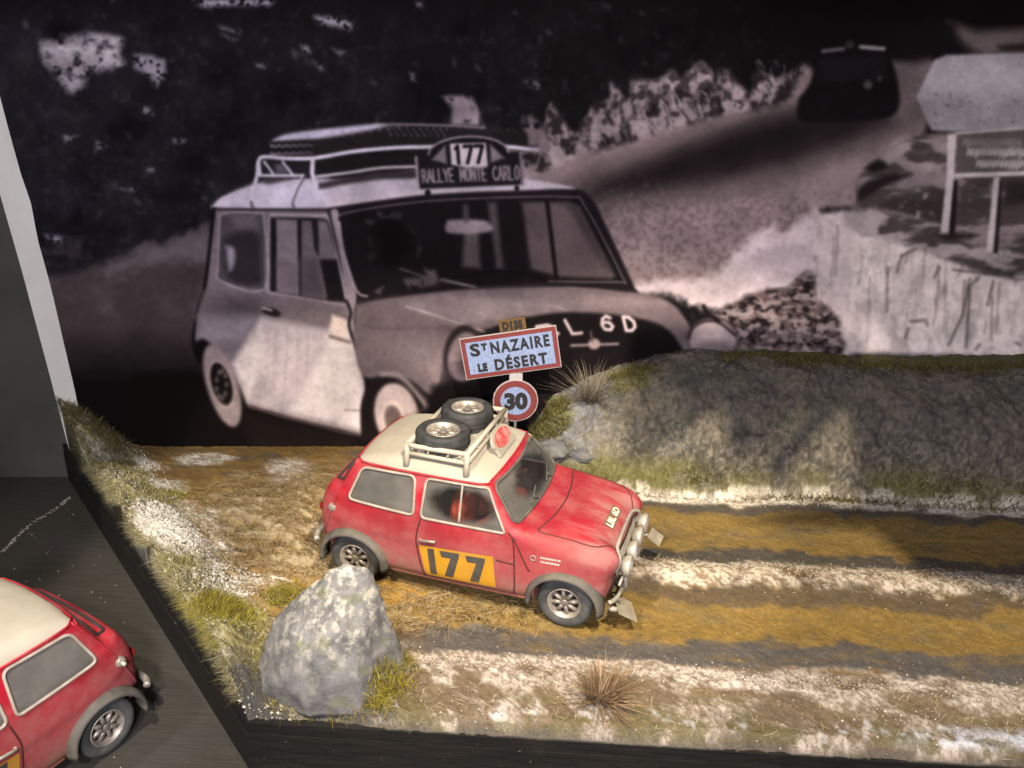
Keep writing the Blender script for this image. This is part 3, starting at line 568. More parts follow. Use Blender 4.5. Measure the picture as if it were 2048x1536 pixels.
Fs += [(3, 2, 1, 0), tuple(len(el) * 4 - 4 + k for k in range(4))]
mesh_obj('backing', V, Fs, t.m, bd, False)
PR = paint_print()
def bd_pix(x, z):
    d0 = x - CAM[0]; d1 = yb(x) - CAM[1]; d2 = z - CAM[2]
    zc = d0 * CF[0] + d1 * CF[1] + d2 * CF[2]
    return 1024 + FPX * (d0 * CR[0] + d1 * CR[1] + d2 * CR[2]) / zc, 768 - FPX * (d0 * CU[0] + d1 * CU[1] + d2 * CU[2]) / zc
TW, TH = 1800, 820; BX0, BX1, BZ0, BZ1 = -5.8, 8.4, -.5, 6.0     # the print in its own flat coordinates
gx, gz = np.meshgrid(BX0 + (np.arange(TW) + .5) / TW * (BX1 - BX0), BZ0 + (np.arange(TH) + .5) / TH * (BZ1 - BZ0))
px, py = bd_pix(gx, gz); px = np.clip(px, -6, 2052); py = np.clip(np.abs(py + 6) - 6, -6, 930)
fx = np.clip((px - PR.x0) * PR.S, 0, PR.shape[1] - 1.01); fy = np.clip((py - PR.y0) * PR.S, 0, PR.shape[0] - 1.01); ix, iy = fx.astype(int), fy.astype(int); fx = (fx - ix)[..., None]; fy = (fy - iy)[..., None]
A = PR.a
tex = (A[iy, ix] * (1 - fx) + A[iy, ix + 1] * fx) * (1 - fy) + (A[iy + 1, ix] * (1 - fx) + A[iy + 1, ix + 1] * fx) * fy
tex = np.clip(tex, 0, 1)
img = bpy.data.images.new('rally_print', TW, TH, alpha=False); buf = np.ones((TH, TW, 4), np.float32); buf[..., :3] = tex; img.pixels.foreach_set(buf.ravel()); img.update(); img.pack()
NXP, NZP = 60, 40; edge = lambda z: np.interp(z, [-.55, .8, 2.0, 2.57, 3.0, 3.28, 4.16, 5.0, 6.0], [-5.06, -5.065, -5.13, -5.175, -5.165, -5.205, -5.27, -5.42, -5.6])
V = []; uv = []
for j in range(NZP + 1):
    z = -.03 + j / NZP * (6.0 + .03); xl = float(edge(z))
    for i in range(NXP + 1):
        u = i / NXP; x = xl + (8.3 - xl) * u; lift = .009 + .03 * math.exp(-((x - xl) / .12) ** 2) * (.5 + .5 * math.sin(z * 2.1))
        V.append(onbd(x, z, lift)); uv.append(((x - BX0) / (BX1 - BX0), (z - BZ0) / (BZ1 - BZ0)))
Fp = np.array([(j * (NXP + 1) + i, j * (NXP + 1) + i + 1, (j + 1) * (NXP + 1) + i + 1, (j + 1) * (NXP + 1) + i) for j in range(NZP) for i in range(NXP)])
t = NT('printed_photograph'); tx = t.n('TexImage'); tx.image = img; tx.interpolation = 'Cubic'; tx.extension = 'EXTEND'
sa = t.n('HueSaturation'); sa.inputs['Saturation'].default_value = .66; t.L(tx.outputs[0], sa.inputs['Color']); hs = t.n('Gamma'); t.L(sa.outputs[0], hs.inputs[0]); hs.inputs[1].default_value = 1.17
gr = t.noise(190, 2, .5); c = t.mix(t.mul(t.ramp(gr, .35, .65), .06), hs.outputs[0], (.0, .0, .0))
ga = t.n('Mix', data_type='RGBA', blend_type='MULTIPLY'); ga.inputs[0].default_value = 1.0; t.L(c, ga.inputs[6]); ga.inputs[7].default_value = (1.72, 1.70, 1.72, 1)
t.bsdf(ga.outputs[2], .85, 0, t.bump(t.noise(1.1, 2), .08, .05), .08)
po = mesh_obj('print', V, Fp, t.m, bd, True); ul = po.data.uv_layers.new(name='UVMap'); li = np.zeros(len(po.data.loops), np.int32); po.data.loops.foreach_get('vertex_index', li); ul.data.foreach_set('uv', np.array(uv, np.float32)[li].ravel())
# ---------------------------------------------------------------- modelled ground: verge, ruts, bank
NX, NY = 1000, 400
gu, gv = np.meshgrid(np.linspace(0, 1, NX + 1), np.linspace(0, 1, NY + 1))
gu = gu ** 1.12
cx = lambda a, b, c_, d: (a * (1 - gu) + b * gu) * (1 - gv) + (d * (1 - gu) + c_ * gu) * gv
GX = cx(FL[0] + .03, FR[0], BR[0], BL[0] + .03); GY = cx(FL[1] + .015, FR[1] + .015, BR[1] - .004, BL[1] - .004)
sh = GX.shape
N1 = fbm(sh, 60, 201, 4, 1.4); N2 = fbm(sh, 22, 202, 4, 1.3); N3 = fbm(sh, 7, 203, 3, 1.2); N4 = vnoise(sh, 2.2, 204); N5 = fbm(sh, 120, 205, 3, 2.0); N6 = fbm(sh, 10, 206, 4, 2.6)
EDX, EDY = BL[0] - FL[0], BL[1] - FL[1]; EL = math.hypot(EDX, EDY)
def left_coords(x, y):
    """distance inwards from the slanted left end, and 0..1 along it"""
    px_, py_ = x - FL[0], y - FL[1]; return (px_ * EDY - py_ * EDX) / EL, (px_ * EDX + py_ * EDY) / EL / EL
DL, TL = left_coords(GX, GY)
RIDGE = ([-.1, 0, .05, .12, .25, .45, .62, .74, .80, .86, .93, 1.0, 1.2], [.0, .02, .22, .34, .30, .29, .33, .25, .14, .30, .50, .58, .58])
def bank_top(x): return np.interp(x, [.15, .4, .62, .9, 1.5, 2.2, 3.0, 4.5, 6.5, 9], [0, .34, .70, .88, 1.14, 1.30, 1.27, 1.24, 1.26, 1.3])
def bank_prof(x, y):
    foot = 1.50 + .05 * np.sin(x * 2.1) + .02 * x; top = np.minimum(2.62, yb(x) - .12)
    t_ = np.clip((y - foot) / (top - foot), 0, 1)
    return np.interp(t_, [0, .06, .25, .55, .8, 1], [0, .10, .38, .72, .93, 1.0])
BK = bank_prof(GX, GY) * bank_top(GX)
HZ = .012 * (N1 - .5) * 4 + BK
_tb = np.random.default_rng(321).random((48, 48, 48))
def vn3(x, y, z, s):
    x, y, z = x * s + 100, y * s + 100, z * s + 100; i, j, k = np.floor(x).astype(int), np.floor(y).astype(int), np.floor(z).astype(int); u, v, w_ = x - i, y - j, z - k
    u, v, w_ = u * u * (3 - 2 * u), v * v * (3 - 2 * v), w_ * w_ * (3 - 2 * w_); g_ = lambda a, b, c: _tb[(i + a) % 48, (j + b) % 48, (k + c) % 48]; m = lambda a, b, t_: a + (b - a) * t_
    return m(m(m(g_(0, 0, 0), g_(1, 0, 0), u), m(g_(0, 1, 0), g_(1, 1, 0), u), v), m(m(g_(0, 0, 1), g_(1, 0, 1), u), m(g_(0, 1, 1), g_(1, 1, 1), u), v), w_)
def fb3(x, y, z, s, o=4): return sum(.55 ** q_ * vn3(x + 3.7 * q_, y, z, s * 2.05 ** q_) for q_ in range(o)) / sum(.55 ** q_ for q_ in range(o))
B1 = fb3(GX, GY, BK, 2.6); B2 = fb3(GX + 9, GY, BK, 9, 4); B3 = fb3(GX, GY + 5, BK, 26, 3); BM = sstep(.02, .25, BK)
BDSP = BM * (.22 * (B1 - .5) + .065 * (B2 - .5) - .35 * np.clip(.018 - np.abs(B1 - .5), 0, 1) + .028 * (B3 - .5))
HZ += BDSP * .75
ridge = np.interp(TL, *RIDGE) * np.exp(-(np.clip(DL - .10, 0, 9) / .36) ** 2)
HZ = np.maximum(HZ, 0) + ridge * (.8 + .45 * N2)
ruts = -.035 * np.exp(-((GY + .68) / .25) ** 2) - .03 * np.exp(-((GY - .82) / .3) ** 2) + .05 * np.exp(-((GY - .02) / .2) ** 2)
HZ += ruts * sstep(.4, 1.6, GX) + (.05 * sstep(-1.3, -1.6, GY) + .05 * (N2 - .45)) * sstep(-1.25, -1.6, GY) * sstep(-1.2, -.4, GX)
HZ -= .10 * sstep(-2.08, -2.2, GY)
CH = np.clip(1.3 - np.hypot((GX + 2.0) / 1.3, (GY - .4) / 1.3), 0, 1) ; CH = np.maximum(CH, np.clip(1.2 - np.hypot((GX + .3) / 1.1, (GY + .8) / .3), 0, 1))
HZ += CH * (.26 * (N2 - .5) + .20 * np.abs(N6 - .5) + .06 * (N3 - .5) - .02) * sstep(.45, .75, DL) * sstep(2.1, 1.7, GY)
HZ += (N3 - .5) * .018 + (N4 - .5) * .007
CORE = HZ.copy()
# colours of the scenery paint
CL = np.zeros(sh + (3,)); CL[:] = (.125, .088, .042)
def lay(m, col): 
    global CL
    m = np.clip(m, 0, 1)[..., None]; CL = CL * (1 - m) + np.asarray(col) * m
def band(a, b, soft=.08, wob=.34):
    yw = GY + (N2 - .5) * wob + (N1 - .5) * .30 + (N3 - .5) * .12
    return sstep(a - soft, a + soft, yw) * (1 - sstep(b - soft, b + soft, yw))
rt = sstep(-.9, .6, GX)
lay(.8 * (N1 > .0), (.17, .105, .036)); lay((N2 - .45) * 3, (.215, .128, .034)); lay((N6 - .58) * 4, (.09, .08, .06))
lay(band(-1.15, -.36) * .9, (.225, .143, .036)); lay(band(.44, 1.26) * .9, (.218, .142, .040))
lay(band(-.9, -.42) * (N6 - .48) * 2.2, (.135, .112, .062)); lay(band(.5, 1.2) * (N6 - .5) * 2.2, (.14, .112, .058)); lay(band(-.75, -.3) * sstep(.1, -.6, GX) * .6, (.34, .19, .035))
lay(CH * sstep(.44, .62, N6) * .75 * sstep(-.2, -1.2, GX), (.36, .285, .165)); lay(CH * sstep(.5, .66, N2) * .5 * sstep(-.6, -1.4, GX), (.42, .35, .235)); lay(CH * sstep(.44, .36, N6) * .6, (.115, .075, .030))
lay(band(1.24, 1.44, .05) * rt * .85, (.075, .070, .062)); lay(band(.20, .44, .05) * rt * .9, (.060, .056, .050)); lay(band(-.40, -.12, .05) * rt * .8, (.095, .072, .045))
lay(band(-1.36, -.98, .07) * sstep(-1.0, -.2, GX) * .92, (.075, .072, .072)); lay(band(-1.25, -1.02, .05) * (N6 - .5) * 4 * sstep(-.2, .6, GX), (.14, .10, .05))
grain = sstep(.36, .62, N4 * .55 + N3 * .45)
lay(band(-.14, .22, .06, .16) * rt * (.35 + .65 * grain) * sstep(.38, .60, N2 * .6 + N1 * .4 + .10), (.55, .48, .385))
lay(band(1.40, 1.70, .05, .2) * rt * (.5 + .5 * grain) * sstep(.38, .58, N2 * .5 + N1 * .5 + .10), (.66, .60, .50))
sh_m = (1 - sstep(-1.38, -1.30, GY + (N2 - .5) * .2)) * sstep(-1.0, -.5, GX)
lay(sh_m, (.135, .100, .064)); lay(sh_m * (N6 - .42) * 4, (.16, .118, .07)); lay(sh_m * sstep(.46, .6, N2) * (.4 + .6 * grain), (.38, .33, .285))
lay(band(-1.62, -1.34, .05, .2) * sstep(-.6, .1, GX) * (.35 + .65 * grain) * sstep(.34, .58, N2 * .5 + N1 * .5 + .1), (.50, .44, .395))
lay(sh_m * sstep(-1.86, -2.06, GY) * sstep(.46, .62, N1 * .6 + N3 * .4) * sstep(-2.15, -2.07, GY) * sstep(1.2, 2.2, GX), (.44, .47, .55)); lay(sh_m * sstep(-1.7, -2.0, GY) * sstep(.52, .6, N6) * .8, (.10, .085, .035)); lay(sstep(-2.12, -2.19, GY + (N2 - .5) * .12) * .8, (.06, .055, .05)); lay(sstep(-1.85, -2.0, GY) * sstep(-2.13, -2.05, GY + (N2 - .5) * .1) * sstep(.50, .66, N2 * .5 + N3 * .5) * .7, (.42, .42, .44))
# left end: moss green verge with snow lying on it
vg = sstep(.75, .35, DL + (N2 - .5) * .4) * (GX < 0)
lay(vg, (.20, .175, .095)); lay(vg * sstep(.46, .6, N2), (.28, .245, .10)); lay(vg * sstep(.50, .62, N3) * .6, (.50, .46, .36)); lay(vg * sstep(.52, .62, N6) * .7, (.06, .055, .035))
def blob(x, y, rx, ry, wob=.8): return sstep(1.25, .60, np.hypot((GX - x) / rx, (GY - y) / ry) + (N2 - .5) * wob * 1.6 + (N3 - .5) * .5)
for x, y, rx, ry, o in [(-4.35, 1.62, .34, .20, .75), (-3.12, .38, .34, .36, 1.0), (-2.85, .02, .30, .30, 1.0), (-3.85, 1.15, .2, .22, .8), (-3.3, .75, .16, .2, .7), (-2.6, -.38, .2, .22, .9), (-2.42, 1.75, .30, .34, .55), (-3.5, 1.9, .32, .16, .7), (-2.25, -.75, .22, .2, .7), (-3.7, 1.2, .25, .16, .5), (-2.0, -.45, .2, .12, .6), (-1.0, 2.0, .3, .15, .4), (-.72, -1.28, .25, .12, .7)]:
    lay(blob(x, y, rx, ry) * o * (.45 + .55 * grain), (.70, .67, .60))
for x, y, rx, ry, c in [(-2.05, -1.30, .26, .34, (.30, .27, .02)), (-1.75, -.72, .2, .16, (.24, .215, .02)), (-.68, -1.80, .2, .3, (.20, .17, .015)), (-3.6, .9, .3, .2, (.22, .2, .03))]:
    lay(blob(x, y, rx, ry) * .9, c)
lay(blob(-1.45, -2.02, .34, .22, .8) * .95, (.045, .043, .042)); lay(blob(-1.0, -2.12, .5, .10, .8) * .9, (.05, .047, .045))
SNV = sstep(1.2, .65, np.hypot((TL - .475) / .10, (DL - .33) / .27) + (N2 - .5) * .9 + (N3 - .5) * .5); lay(SNV * (.6 + .4 * grain), (.74, .71, .63)); HZ += .07 * SNV * (.5 + N2)
# the bank: dark stony face, pale grains, moss at foot and crest
bk = sstep(.03, .16, BK)
lay(bk, (.108, .098, .076)); lay(bk * sstep(.35, .65, B1) * .8, (.155, .132, .096)); lay(bk * sstep(.50, .66, B2) * .6, (.062, .060, .056)); lay(bk * sstep(.45, .7, N1) * .5, (.070, .074, .062)); lay(bk * sstep(.50, .66, B3) * .55 * sstep(.9, .25, BK), (.34, .30, .225)); lay(bk * sstep(.58, .70, B3) * .3, (.22, .20, .165)); lay(bk * sstep(.44, .40, B3) * .4, (.045, .043, .042))
lay(bk * sstep(1.5, .7, GX) * sstep(.30, .55, B2) * .9, (.27, .275, .29)); lay(bk * sstep(1.6, .8, GX) * sstep(.45, .6, B1) * .5, (.26, .23, .18))
mossf = sstep(.02, .08, BK) * sstep(.46, .14, BK + (N2 - .5) * .3) * sstep(.36, .58, N1 * .6 + N2 * .4 + .2 * sstep(2.2, 1.6, GX)); lay(mossf * .8, (.150, .135, .026)); lay(sstep(.02, .05, BK) * sstep(.16, .08, BK) * (N2 > .5) * .8, (.62, .56, .45))
lay(sstep(2.5, 2.68, GY + (N2 - .5) * .2) * bk * sstep(2.4, 3.6, GX) * .9, (.085, .072, .020)); lay(blob(.60, 2.3, .26, .26, 1.0) * bk * .8, (.17, .16, .045)); lay(blob(1.55, 2.4, .22, .16, 1.0) * bk * .7, (.11, .10, .03))
CL *= (.80 + .40 * N3)[..., None] * (.86 + .28 * N4)[..., None]
t = NT('scenery_paint'); at = t.n('VertexColor'); at.layer_name = 'col'; f1 = t.noise(55, 4, .7); f2 = t.noise(160, 2, .6)
c = t.mix(t.mul(t.ramp(f1, .45, .75), .55), at.outputs[0], (.03, .026, .02)); c = t.mix(t.mul(t.ramp(f2, .64, .76), .16), c, (.5, .44, .34))
t.bsdf(c, t.ramp(f1, .3, .7, .40, .82), 0, t.bump(t.add(t.mul(f1, .6), t.mul(f2, .5)), .55, .012), .25); MATS['scenery'] = t.m
idx = np.arange(GX.size).reshape(sh); q = np.stack([idx[:-1, :-1], idx[:-1, 1:], idx[1:, 1:], idx[1:, :-1]], -1).reshape(-1, 4)
V = np.stack([GX, np.minimum(GY - BDSP * .8, yb(GX) - .004), HZ], -1).reshape(-1, 3); C_ = CL.reshape(-1, 3)
# skirts down to the board along the front and the left end
def skirt(ids):
    global V, C_, q
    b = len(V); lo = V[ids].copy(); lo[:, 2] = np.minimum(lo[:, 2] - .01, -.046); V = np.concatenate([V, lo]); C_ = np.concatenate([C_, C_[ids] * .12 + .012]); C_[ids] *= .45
    k = np.arange(len(ids) - 1); q = np.concatenate([q, np.stack([ids[k + 1], ids[k], b + k, b + k + 1], -1)])
skirt(idx[0]); skirt(idx[::-1, 0])
ground = tag(mesh_obj('ground', V, q, MATS['scenery'], None, True, C_), 'modelled muddy road with snowy ruts, verge and stony bank', kind='structure')
def hgt(x, y):
    """ground height at a point, nearest grid vertex"""
    v = np.clip((y - FL[1]) / (yb(x) - FL[1]), 0, 1); xl = FL[0] * (1 - v) + BL[0] * v; xr = FR[0] * (1 - v) + BR[0] * v
    u = np.clip((x - xl) / (xr - xl), 0, 1) ** (1 / 1.12)
    return HZ[np.clip((v * NY).round().astype(int), 0, NY), np.clip((u * NX).round().astype(int), 0, NX)]
def hg(x, y): return float(hgt(np.array([x]), np.array([y]))[0])

# unseen added panels, outlines cut to shade the right end and the upper bank
def blocker_pt(gx_, gy_, gz_, zl):
    k = (ROAD_L[2] - zl) / (ROAD_L[2] - gz_); return (ROAD_L[0] + (gx_ - ROAD_L[0]) * k, ROAD_L[1] + (gy_ - ROAD_L[1]) * k, zl)
for i_, poly in enumerate(([(1.46, 2.27, .96), (2.6, 2.07, .84), (3.5, 2.16, .85), (3.97, 2.16, .87), (4.16, 2.22, .98), (4.4, 3.2, 1.3), (2.83, 3.1, 1.3), (1.5, 3.0, 1.2)], [(1.46, 2.2, .92), (2.58, 2.08, .83), (1.82, 1.76, .5), (1.67, 1.69, .31), (1.47, 1.72, .32)], [(2.6, 2.07, .83), (3.5, 2.14, .84), (2.85, 1.75, .34), (2.63, 1.7, .29), (2.59, 1.86, .58)], [(3.66, 2.17, .85), (3.92, 2.18, .85), (3.27, 1.7, .23), (2.94, 1.66, .2), (3.07, 1.81, .41)],
        [(4.0, 2.13, .83), (4.29, 2.79, 1.21), (9, 3.2, 1.3), (9, -.5, 0), (5.11, -.12, .03), (4.29, .14, .03), (4.18, .66, 0), (4.05, .98, 0), (3.52, 1.0, 0), (3.08, 1.0, 0), (2.67, 1.04, 0), (4.09, 1.51, 0), (4.01, 1.76, .18)])):
    n_ = len(poly); P_ = [blocker_pt(*q_, 5.7 + .07 * i_) for q_ in poly]
    blocker = mesh_obj('shadow_blocker', P_ + [(x, y, z + .04) for x, y, z in P_], [tuple(range(n_))[::-1], tuple(range(n_, 2 * n_))] + [(i, (i + 1) % n_, n_ + (i + 1) % n_, n_ + i) for i in range(n_)], MATS['wood'], None, False); blocker['kind'] = 'structure'
# ================================================================ the little rally car
def spl(pts, n=8):
    return smooth(list(pts) + [pts[0]], n)[:-1]
LOWER = spl([(-1.28, .18), (-1.38, .27), (-1.445, .42), (-1.46, .58), (-1.43, .76), (-1.36, .90), (-1.27, .965), (-1.0, .97), (-.3, .94), (.45, .908), (.66, .894), (.85, .872), (1.08, .842), (1.24, .802), (1.345, .74), (1.392, .66), (1.405, .54), (1.395, .40), (1.36, .28), (1.29, .20), (.9, .17), (0, .165), (-.9, .17)], 5)
CABIN = spl([(.66, .84), (.575, .945), (.49, 1.05), (.40, 1.165), (.335, 1.24), (.25, 1.287), (.08, 1.323), (-.2, 1.345), (-.5, 1.345), (-.78, 1.322), (-.96, 1.285), (-1.045, 1.235), (-1.10, 1.15), (-1.19, .99), (-1.27, .84), (-1.25, .60), (0, .55), (.6, .60)], 5)
TX0, TZ0, TH_ = -1.9, -.1, .008
tgx, tgz = np.meshgrid(np.arange(TX0, 1.9, TH_), np.arange(TZ0, 1.75, TH_), indexing='ij')
T_LOW = sdf2(tgx, tgz, LOWER); T_CAB = sdf2(tgx, tgz, CABIN)
def tab(T, x, z):
    fx = np.clip((x - TX0) / TH_, 0, T.shape[0] - 1.001); fz = np.clip((z - TZ0) / TH_, 0, T.shape[1] - 1.001); i = fx.astype(int); j = fz.astype(int); fx = fx - i; fz = fz - j
    return (T[i, j] * (1 - fx) + T[i + 1, j] * fx) * (1 - fz) + (T[i, j + 1] * (1 - fx) + T[i + 1, j + 1] * fx) * fz
def smax(a, b, k): h = np.maximum(k - np.abs(a - b), 0) / k; return np.maximum(a, b) + h * h * k * .25
def smin(a, b, k): return -smax(-a, -b, k)
def crv(x, xs, ys):
    """smooth curve through points"""
    P = np.array(smooth(list(zip(xs, ys)), 8)); return np.interp(x, P[:, 0], P[:, 1])
def F_body(x, y, z):
    a = np.abs(y)
    wl = crv(x, [-1.6, -1.46, -1.40, -1.2, -.9, -.5, 0, .5, .9, 1.2, 1.33, 1.42, 1.6], [.50, .545, .585, .638, .675, .695, .70, .70, .692, .675, .662, .645, .62]) + crv(z, [0, .17, .3, .5, .7, .88, 1.0, 1.4], [-.08, -.055, -.018, 0, .002, -.012, -.03, -.15])
    low = smax(tab(T_LOW, x + np.where(x > 0, .07, -.10) * y * y * np.clip(np.abs(x) - .6, 0, 1) / .8, z), a - wl, .13)
    nac = np.sqrt(((x - 1.26) / 1.5) ** 2 + (a - .50) ** 2 + (z - .665) ** 2) - .125          # headlight swelling in the wing
    low = smin(low, nac, .09)
    wc = crv(z, [.5, .86, .95, 1.1, 1.22, 1.28, 1.45], [.70, .69, .672, .622, .578, .55, .46]) + crv(x, [-1.6, -1.2, -.8, -.3, .3, .6, .9], [-.09, -.055, -.02, 0, 0, -.012, -.03])
    bow = np.interp(x, [-1.2, -.6, 0, .4], [-.13, -.05, .05, .16])
    cab = smax(tab(T_CAB, x + bow * y * y, z + .10 * y * y * np.clip((z - 1.12) / .12, 0, 1)), a - wc, .085)
    f = smin(low, cab, .035)
    for xw in (-1.018, 1.018):
        f = np.maximum(f, -np.maximum(np.hypot(x - xw, z - .25) - .283, .40 - a))
    return f
def surface_nets(Fn, lo, hi, h):
    ax = [np.arange(lo[k], hi[k] + h, h) for k in range(3)]
    Fv = Fn(ax[0][:, None, None], ax[1][None, :, None], ax[2][None, None, :]); S_ = Fv < 0; nx, ny, nz = Fv.shape
    cs = [S_[i:nx - 1 + i, j:ny - 1 + j, k:nz - 1 + k] for i in (0, 1) for j in (0, 1) for k in (0, 1)]
    cnt = sum(c_.astype(np.int8) for c_ in cs); act = (cnt > 0) & (cnt < 8); I = np.argwhere(act); idx = np.full(act.shape, -1); idx[act] = np.arange(len(I))
    P = np.zeros((len(I), 3)); W = np.zeros(len(I)); off = [(i, j, k) for i in (0, 1) for j in (0, 1) for k in (0, 1)]
    for a in range(8):
        for b in range(a + 1, 8):
            if sum(abs(off[a][m] - off[b][m]) for m in range(3)) != 1: continue
            fa = Fv[I[:, 0] + off[a][0], I[:, 1] + off[a][1], I[:, 2] + off[a][2]]; fb = Fv[I[:, 0] + off[b][0], I[:, 1] + off[b][1], I[:, 2] + off[b][2]]
            m = (fa < 0) != (fb < 0); t_ = np.where(m, fa / np.where(m, fa - fb, 1), 0)[:, None]
            P += np.where(m[:, None], np.array(off[a]) * (1 - t_) + np.array(off[b]) * t_, 0); W += m
    P = (I + P / W[:, None]) * h + np.array([a_[0] for a_ in ax]); Q = []
    for d in range(3):
        e = [(1, 0, 0), (0, 1, 0), (0, 0, 1)][d]; A_ = S_[:nx - e[0], :ny - e[1], :nz - e[2]]; B_ = S_[e[0]:, e[1]:, e[2]:]
        d1, d2 = (d + 1) % 3, (d + 2) % 3
        for sgn in (True, False):
            K = np.argwhere(A_ & ~B_ if sgn else ~A_ & B_); K = K[(K[:, d1] > 0) & (K[:, d2] > 0) & (K[:, d1] < act.shape[d1]) & (K[:, d2] < act.shape[d2])]
            def cell(a, b): M = K.copy(); M[:, d1] -= a; M[:, d2] -= b; return idx[M[:, 0], M[:, 1], M[:, 2]]
            r = np.stack([cell(1, 1), cell(0, 1), cell(0, 0), cell(1, 0)], -1); Q.append(r if sgn else r[:, ::-1])
    Q = np.concatenate(Q); return P, Q[(Q >= 0).all(1)]
def grad(Fn, P, e=1e-3):
    G = np.zeros_like(P)
    for k in range(3):
        d = np.zeros(3); d[k] = e; G[:, k] = (Fn(*(P + d).T) - Fn(*(P - d).T)) / (2 * e)
    return G
def relax(Fn, P, it=4):
    for _ in range(it):
        G = grad(Fn, P); f = Fn(*P.T); st = f / np.maximum((G * G).sum(1), .2); P = P - G * np.clip(st, -.01, .01)[:, None]
    return P
def project(Fn, P, axis, sign, far=1.9):
    """slide points along an axis onto the body from outside"""
    P = np.array(P, float); n = len(P); ts = np.linspace(far, 0, 400); best = np.zeros(n)
    lo = np.full(n, far)
    Qs = np.repeat(P[:, None, :], len(ts), 1); Qs[:, :, axis] = sign * ts[None, :]
    f = Fn(Qs[..., 0].ravel(), Qs[..., 1].ravel(), Qs[..., 2].ravel()).reshape(n, -1)
    k = np.argmax(f < 0, 1); k = np.maximum(k, 1); f0 = f[np.arange(n), k - 1]; f1 = f[np.arange(n), k]; t_ = ts[k - 1] + (ts[k] - ts[k - 1]) * f0 / (f0 - f1 + 1e-12)
    P[:, axis] = sign * t_; return P
def inpoly(x, y, poly):
    P = np.asarray(poly); ins = np.zeros(len(x), bool); j = len(P) - 1
    for i in range(len(P)):
        xi, yi = P[i]; xj, yj = P[j]; ins ^= ((yi > y) != (yj > y)) & (x < (xj - xi) * (y - yi) / (yj - yi + 1e-12) + xi); j = i
    return ins
def rpoly(corners, r, n=5):
    P = [np.array(c, float) for c in corners]; out = []
    for i in range(len(P)):
        a, b, c = P[i - 1], P[i], P[(i + 1) % len(P)]; u = (a - b) / np.linalg.norm(a - b); v = (c - b) / np.linalg.norm(c - b); rr = r[i] if hasattr(r, '__len__') else r
        p0, p2 = b + u * rr, b + v * rr
        for k in range(n + 1):
            s_ = k / n; out.append(tuple((1 - s_) ** 2 * p0 + 2 * s_ * (1 - s_) * b + s_ * s_ * p2))
    return out
def dens(P, step=.02, close=True):
    out = []; P = [np.array(p, float) for p in P]; n = len(P)
    for i in range(n if close else n - 1):
        a, b = P[i], P[(i + 1) % n]; m = max(1, int(np.linalg.norm(b - a) / step)); out += [a + (b - a) * k / m for k in range(m)]
    if not close: out.append(P[-1])
    return out
W_Q = rpoly([(-.935, 1.185), (-.405, 1.200), (-.385, .865), (-1.055, .885)], [.06, .06, .05, .06])
W_D = rpoly([(-.295, 1.20), (.280, 1.205), (.475, .858), (-.315, .858)], [.05, .04, .03, .05])
W_S = rpoly([(-.615, .915), (.615, .915), (.525, 1.212), (-.525, 1.212)], [.07, .07, .07, .07])      # (y, z)
W_R = rpoly([(-.52, .965), (.52, .965), (.455, 1.195), (-.455, 1.195)], .07)
DOOR = rpoly([(-.345, 1.235), (.315, 1.245), (.56, .80), (.565, .34), (.53, .235), (-.30, .225), (-.355, .62)], [.04, .04, .05, .05, .05, .06, .05])
BONNET = rpoly([(.73, -.60), (1.26, -.565), (1.385, -.40), (1.40, 0), (1.385, .40), (1.26, .565), (.73, .60), (.80, .3), (.825, 0), (.80, -.3)], [.05, .08, .1, .1, .1, .08, .05, .1, .1, .1])   # (x, y)
# ---- materials of the car
def car_paint(name, base, dusty, dark):
    t = NT(name); s = t.sep(); f = t.noise(3.2, 6, .62); g = t.noise(16, 4, .6); st = t.noise(5, 5, .6, sc3=(1, 1, .22))
    lowm = t.ramp(s[2], 1.05, .12); m = t.mul(t.add(t.mul(lowm, .78), t.mul(t.ramp(f, .35, .70), .42)), t.ramp(g, .25, .65, .70, 1.0))
    fr = t.mul(t.ramp(s[0], .75, 1.40), t.ramp(t.noise(4.5, 5, .6, sc3=(.35, 1.6, 1)), .40, .62)); m = t.add(m, t.mul(fr, .85))
    c = t.mix(t.ramp(t.noise(1.7, 4), .35, .7), dark, base); c = t.mix(m, c, dusty); c = t.mix(t.mul(t.ramp(s[2], .48, .16), t.ramp(t.noise(6, 5, .65), .30, .62)), c, (.27, .165, .10))
    c = t.mix(t.mul(t.ramp(t.noise(23, 5, .7), .66, .74), .5), c, tuple(x * .45 for x in dark))
    t.bsdf(c, t.ramp(m, 0, .6, .40, .85), 0, t.bump(t.noise(70, 3), .10, .004), .35); MATS[name] = t.m; return t.m
M_RED = car_paint('red_paint', (.42, .012, .026), (.35, .130, .122), (.28, .008, .020))
M_ROOF = simple('cream_paint', (.37, .34, .275), .6, 0, .07, 2.4, (.20, .17, .125), .45, .05)
M_RACK = simple('rack_paint', (.42, .385, .31), .55, 0, .08, 6.0, (.36, .30, .22), .4)
M_TYRE = simple('tyre_rubber', (.060, .064, .064), .75, 0, .25, 7.0, (.15, .14, .12), .55)
M_SPARE = simple('black_rubber', (.030, .031, .032), .65, 0, .25, 9.0, (.085, .085, .078), .5)
M_ALLOY = simple('alloy', (.40, .36, .31), .45, .45, .2, 14.0, (.07, .055, .04), .75)
M_HOLE = simple('wheel_recess', (.012, .010, .009), .8)
M_CHROME = simple('dull_silver', (.44, .41, .345), .48, .3, .14, 10.0, (.16, .12, .08), .6)
M_LENS = simple('lamp_lens', (.55, .54, .56), .18, .25, .10, 8.0, (.30, .27, .22), .3, .05, .6)
M_ARCH = simple('arch_grey', (.088, .085, .075), .7, 0, .2, 7.0, (.22, .18, .125), .5)
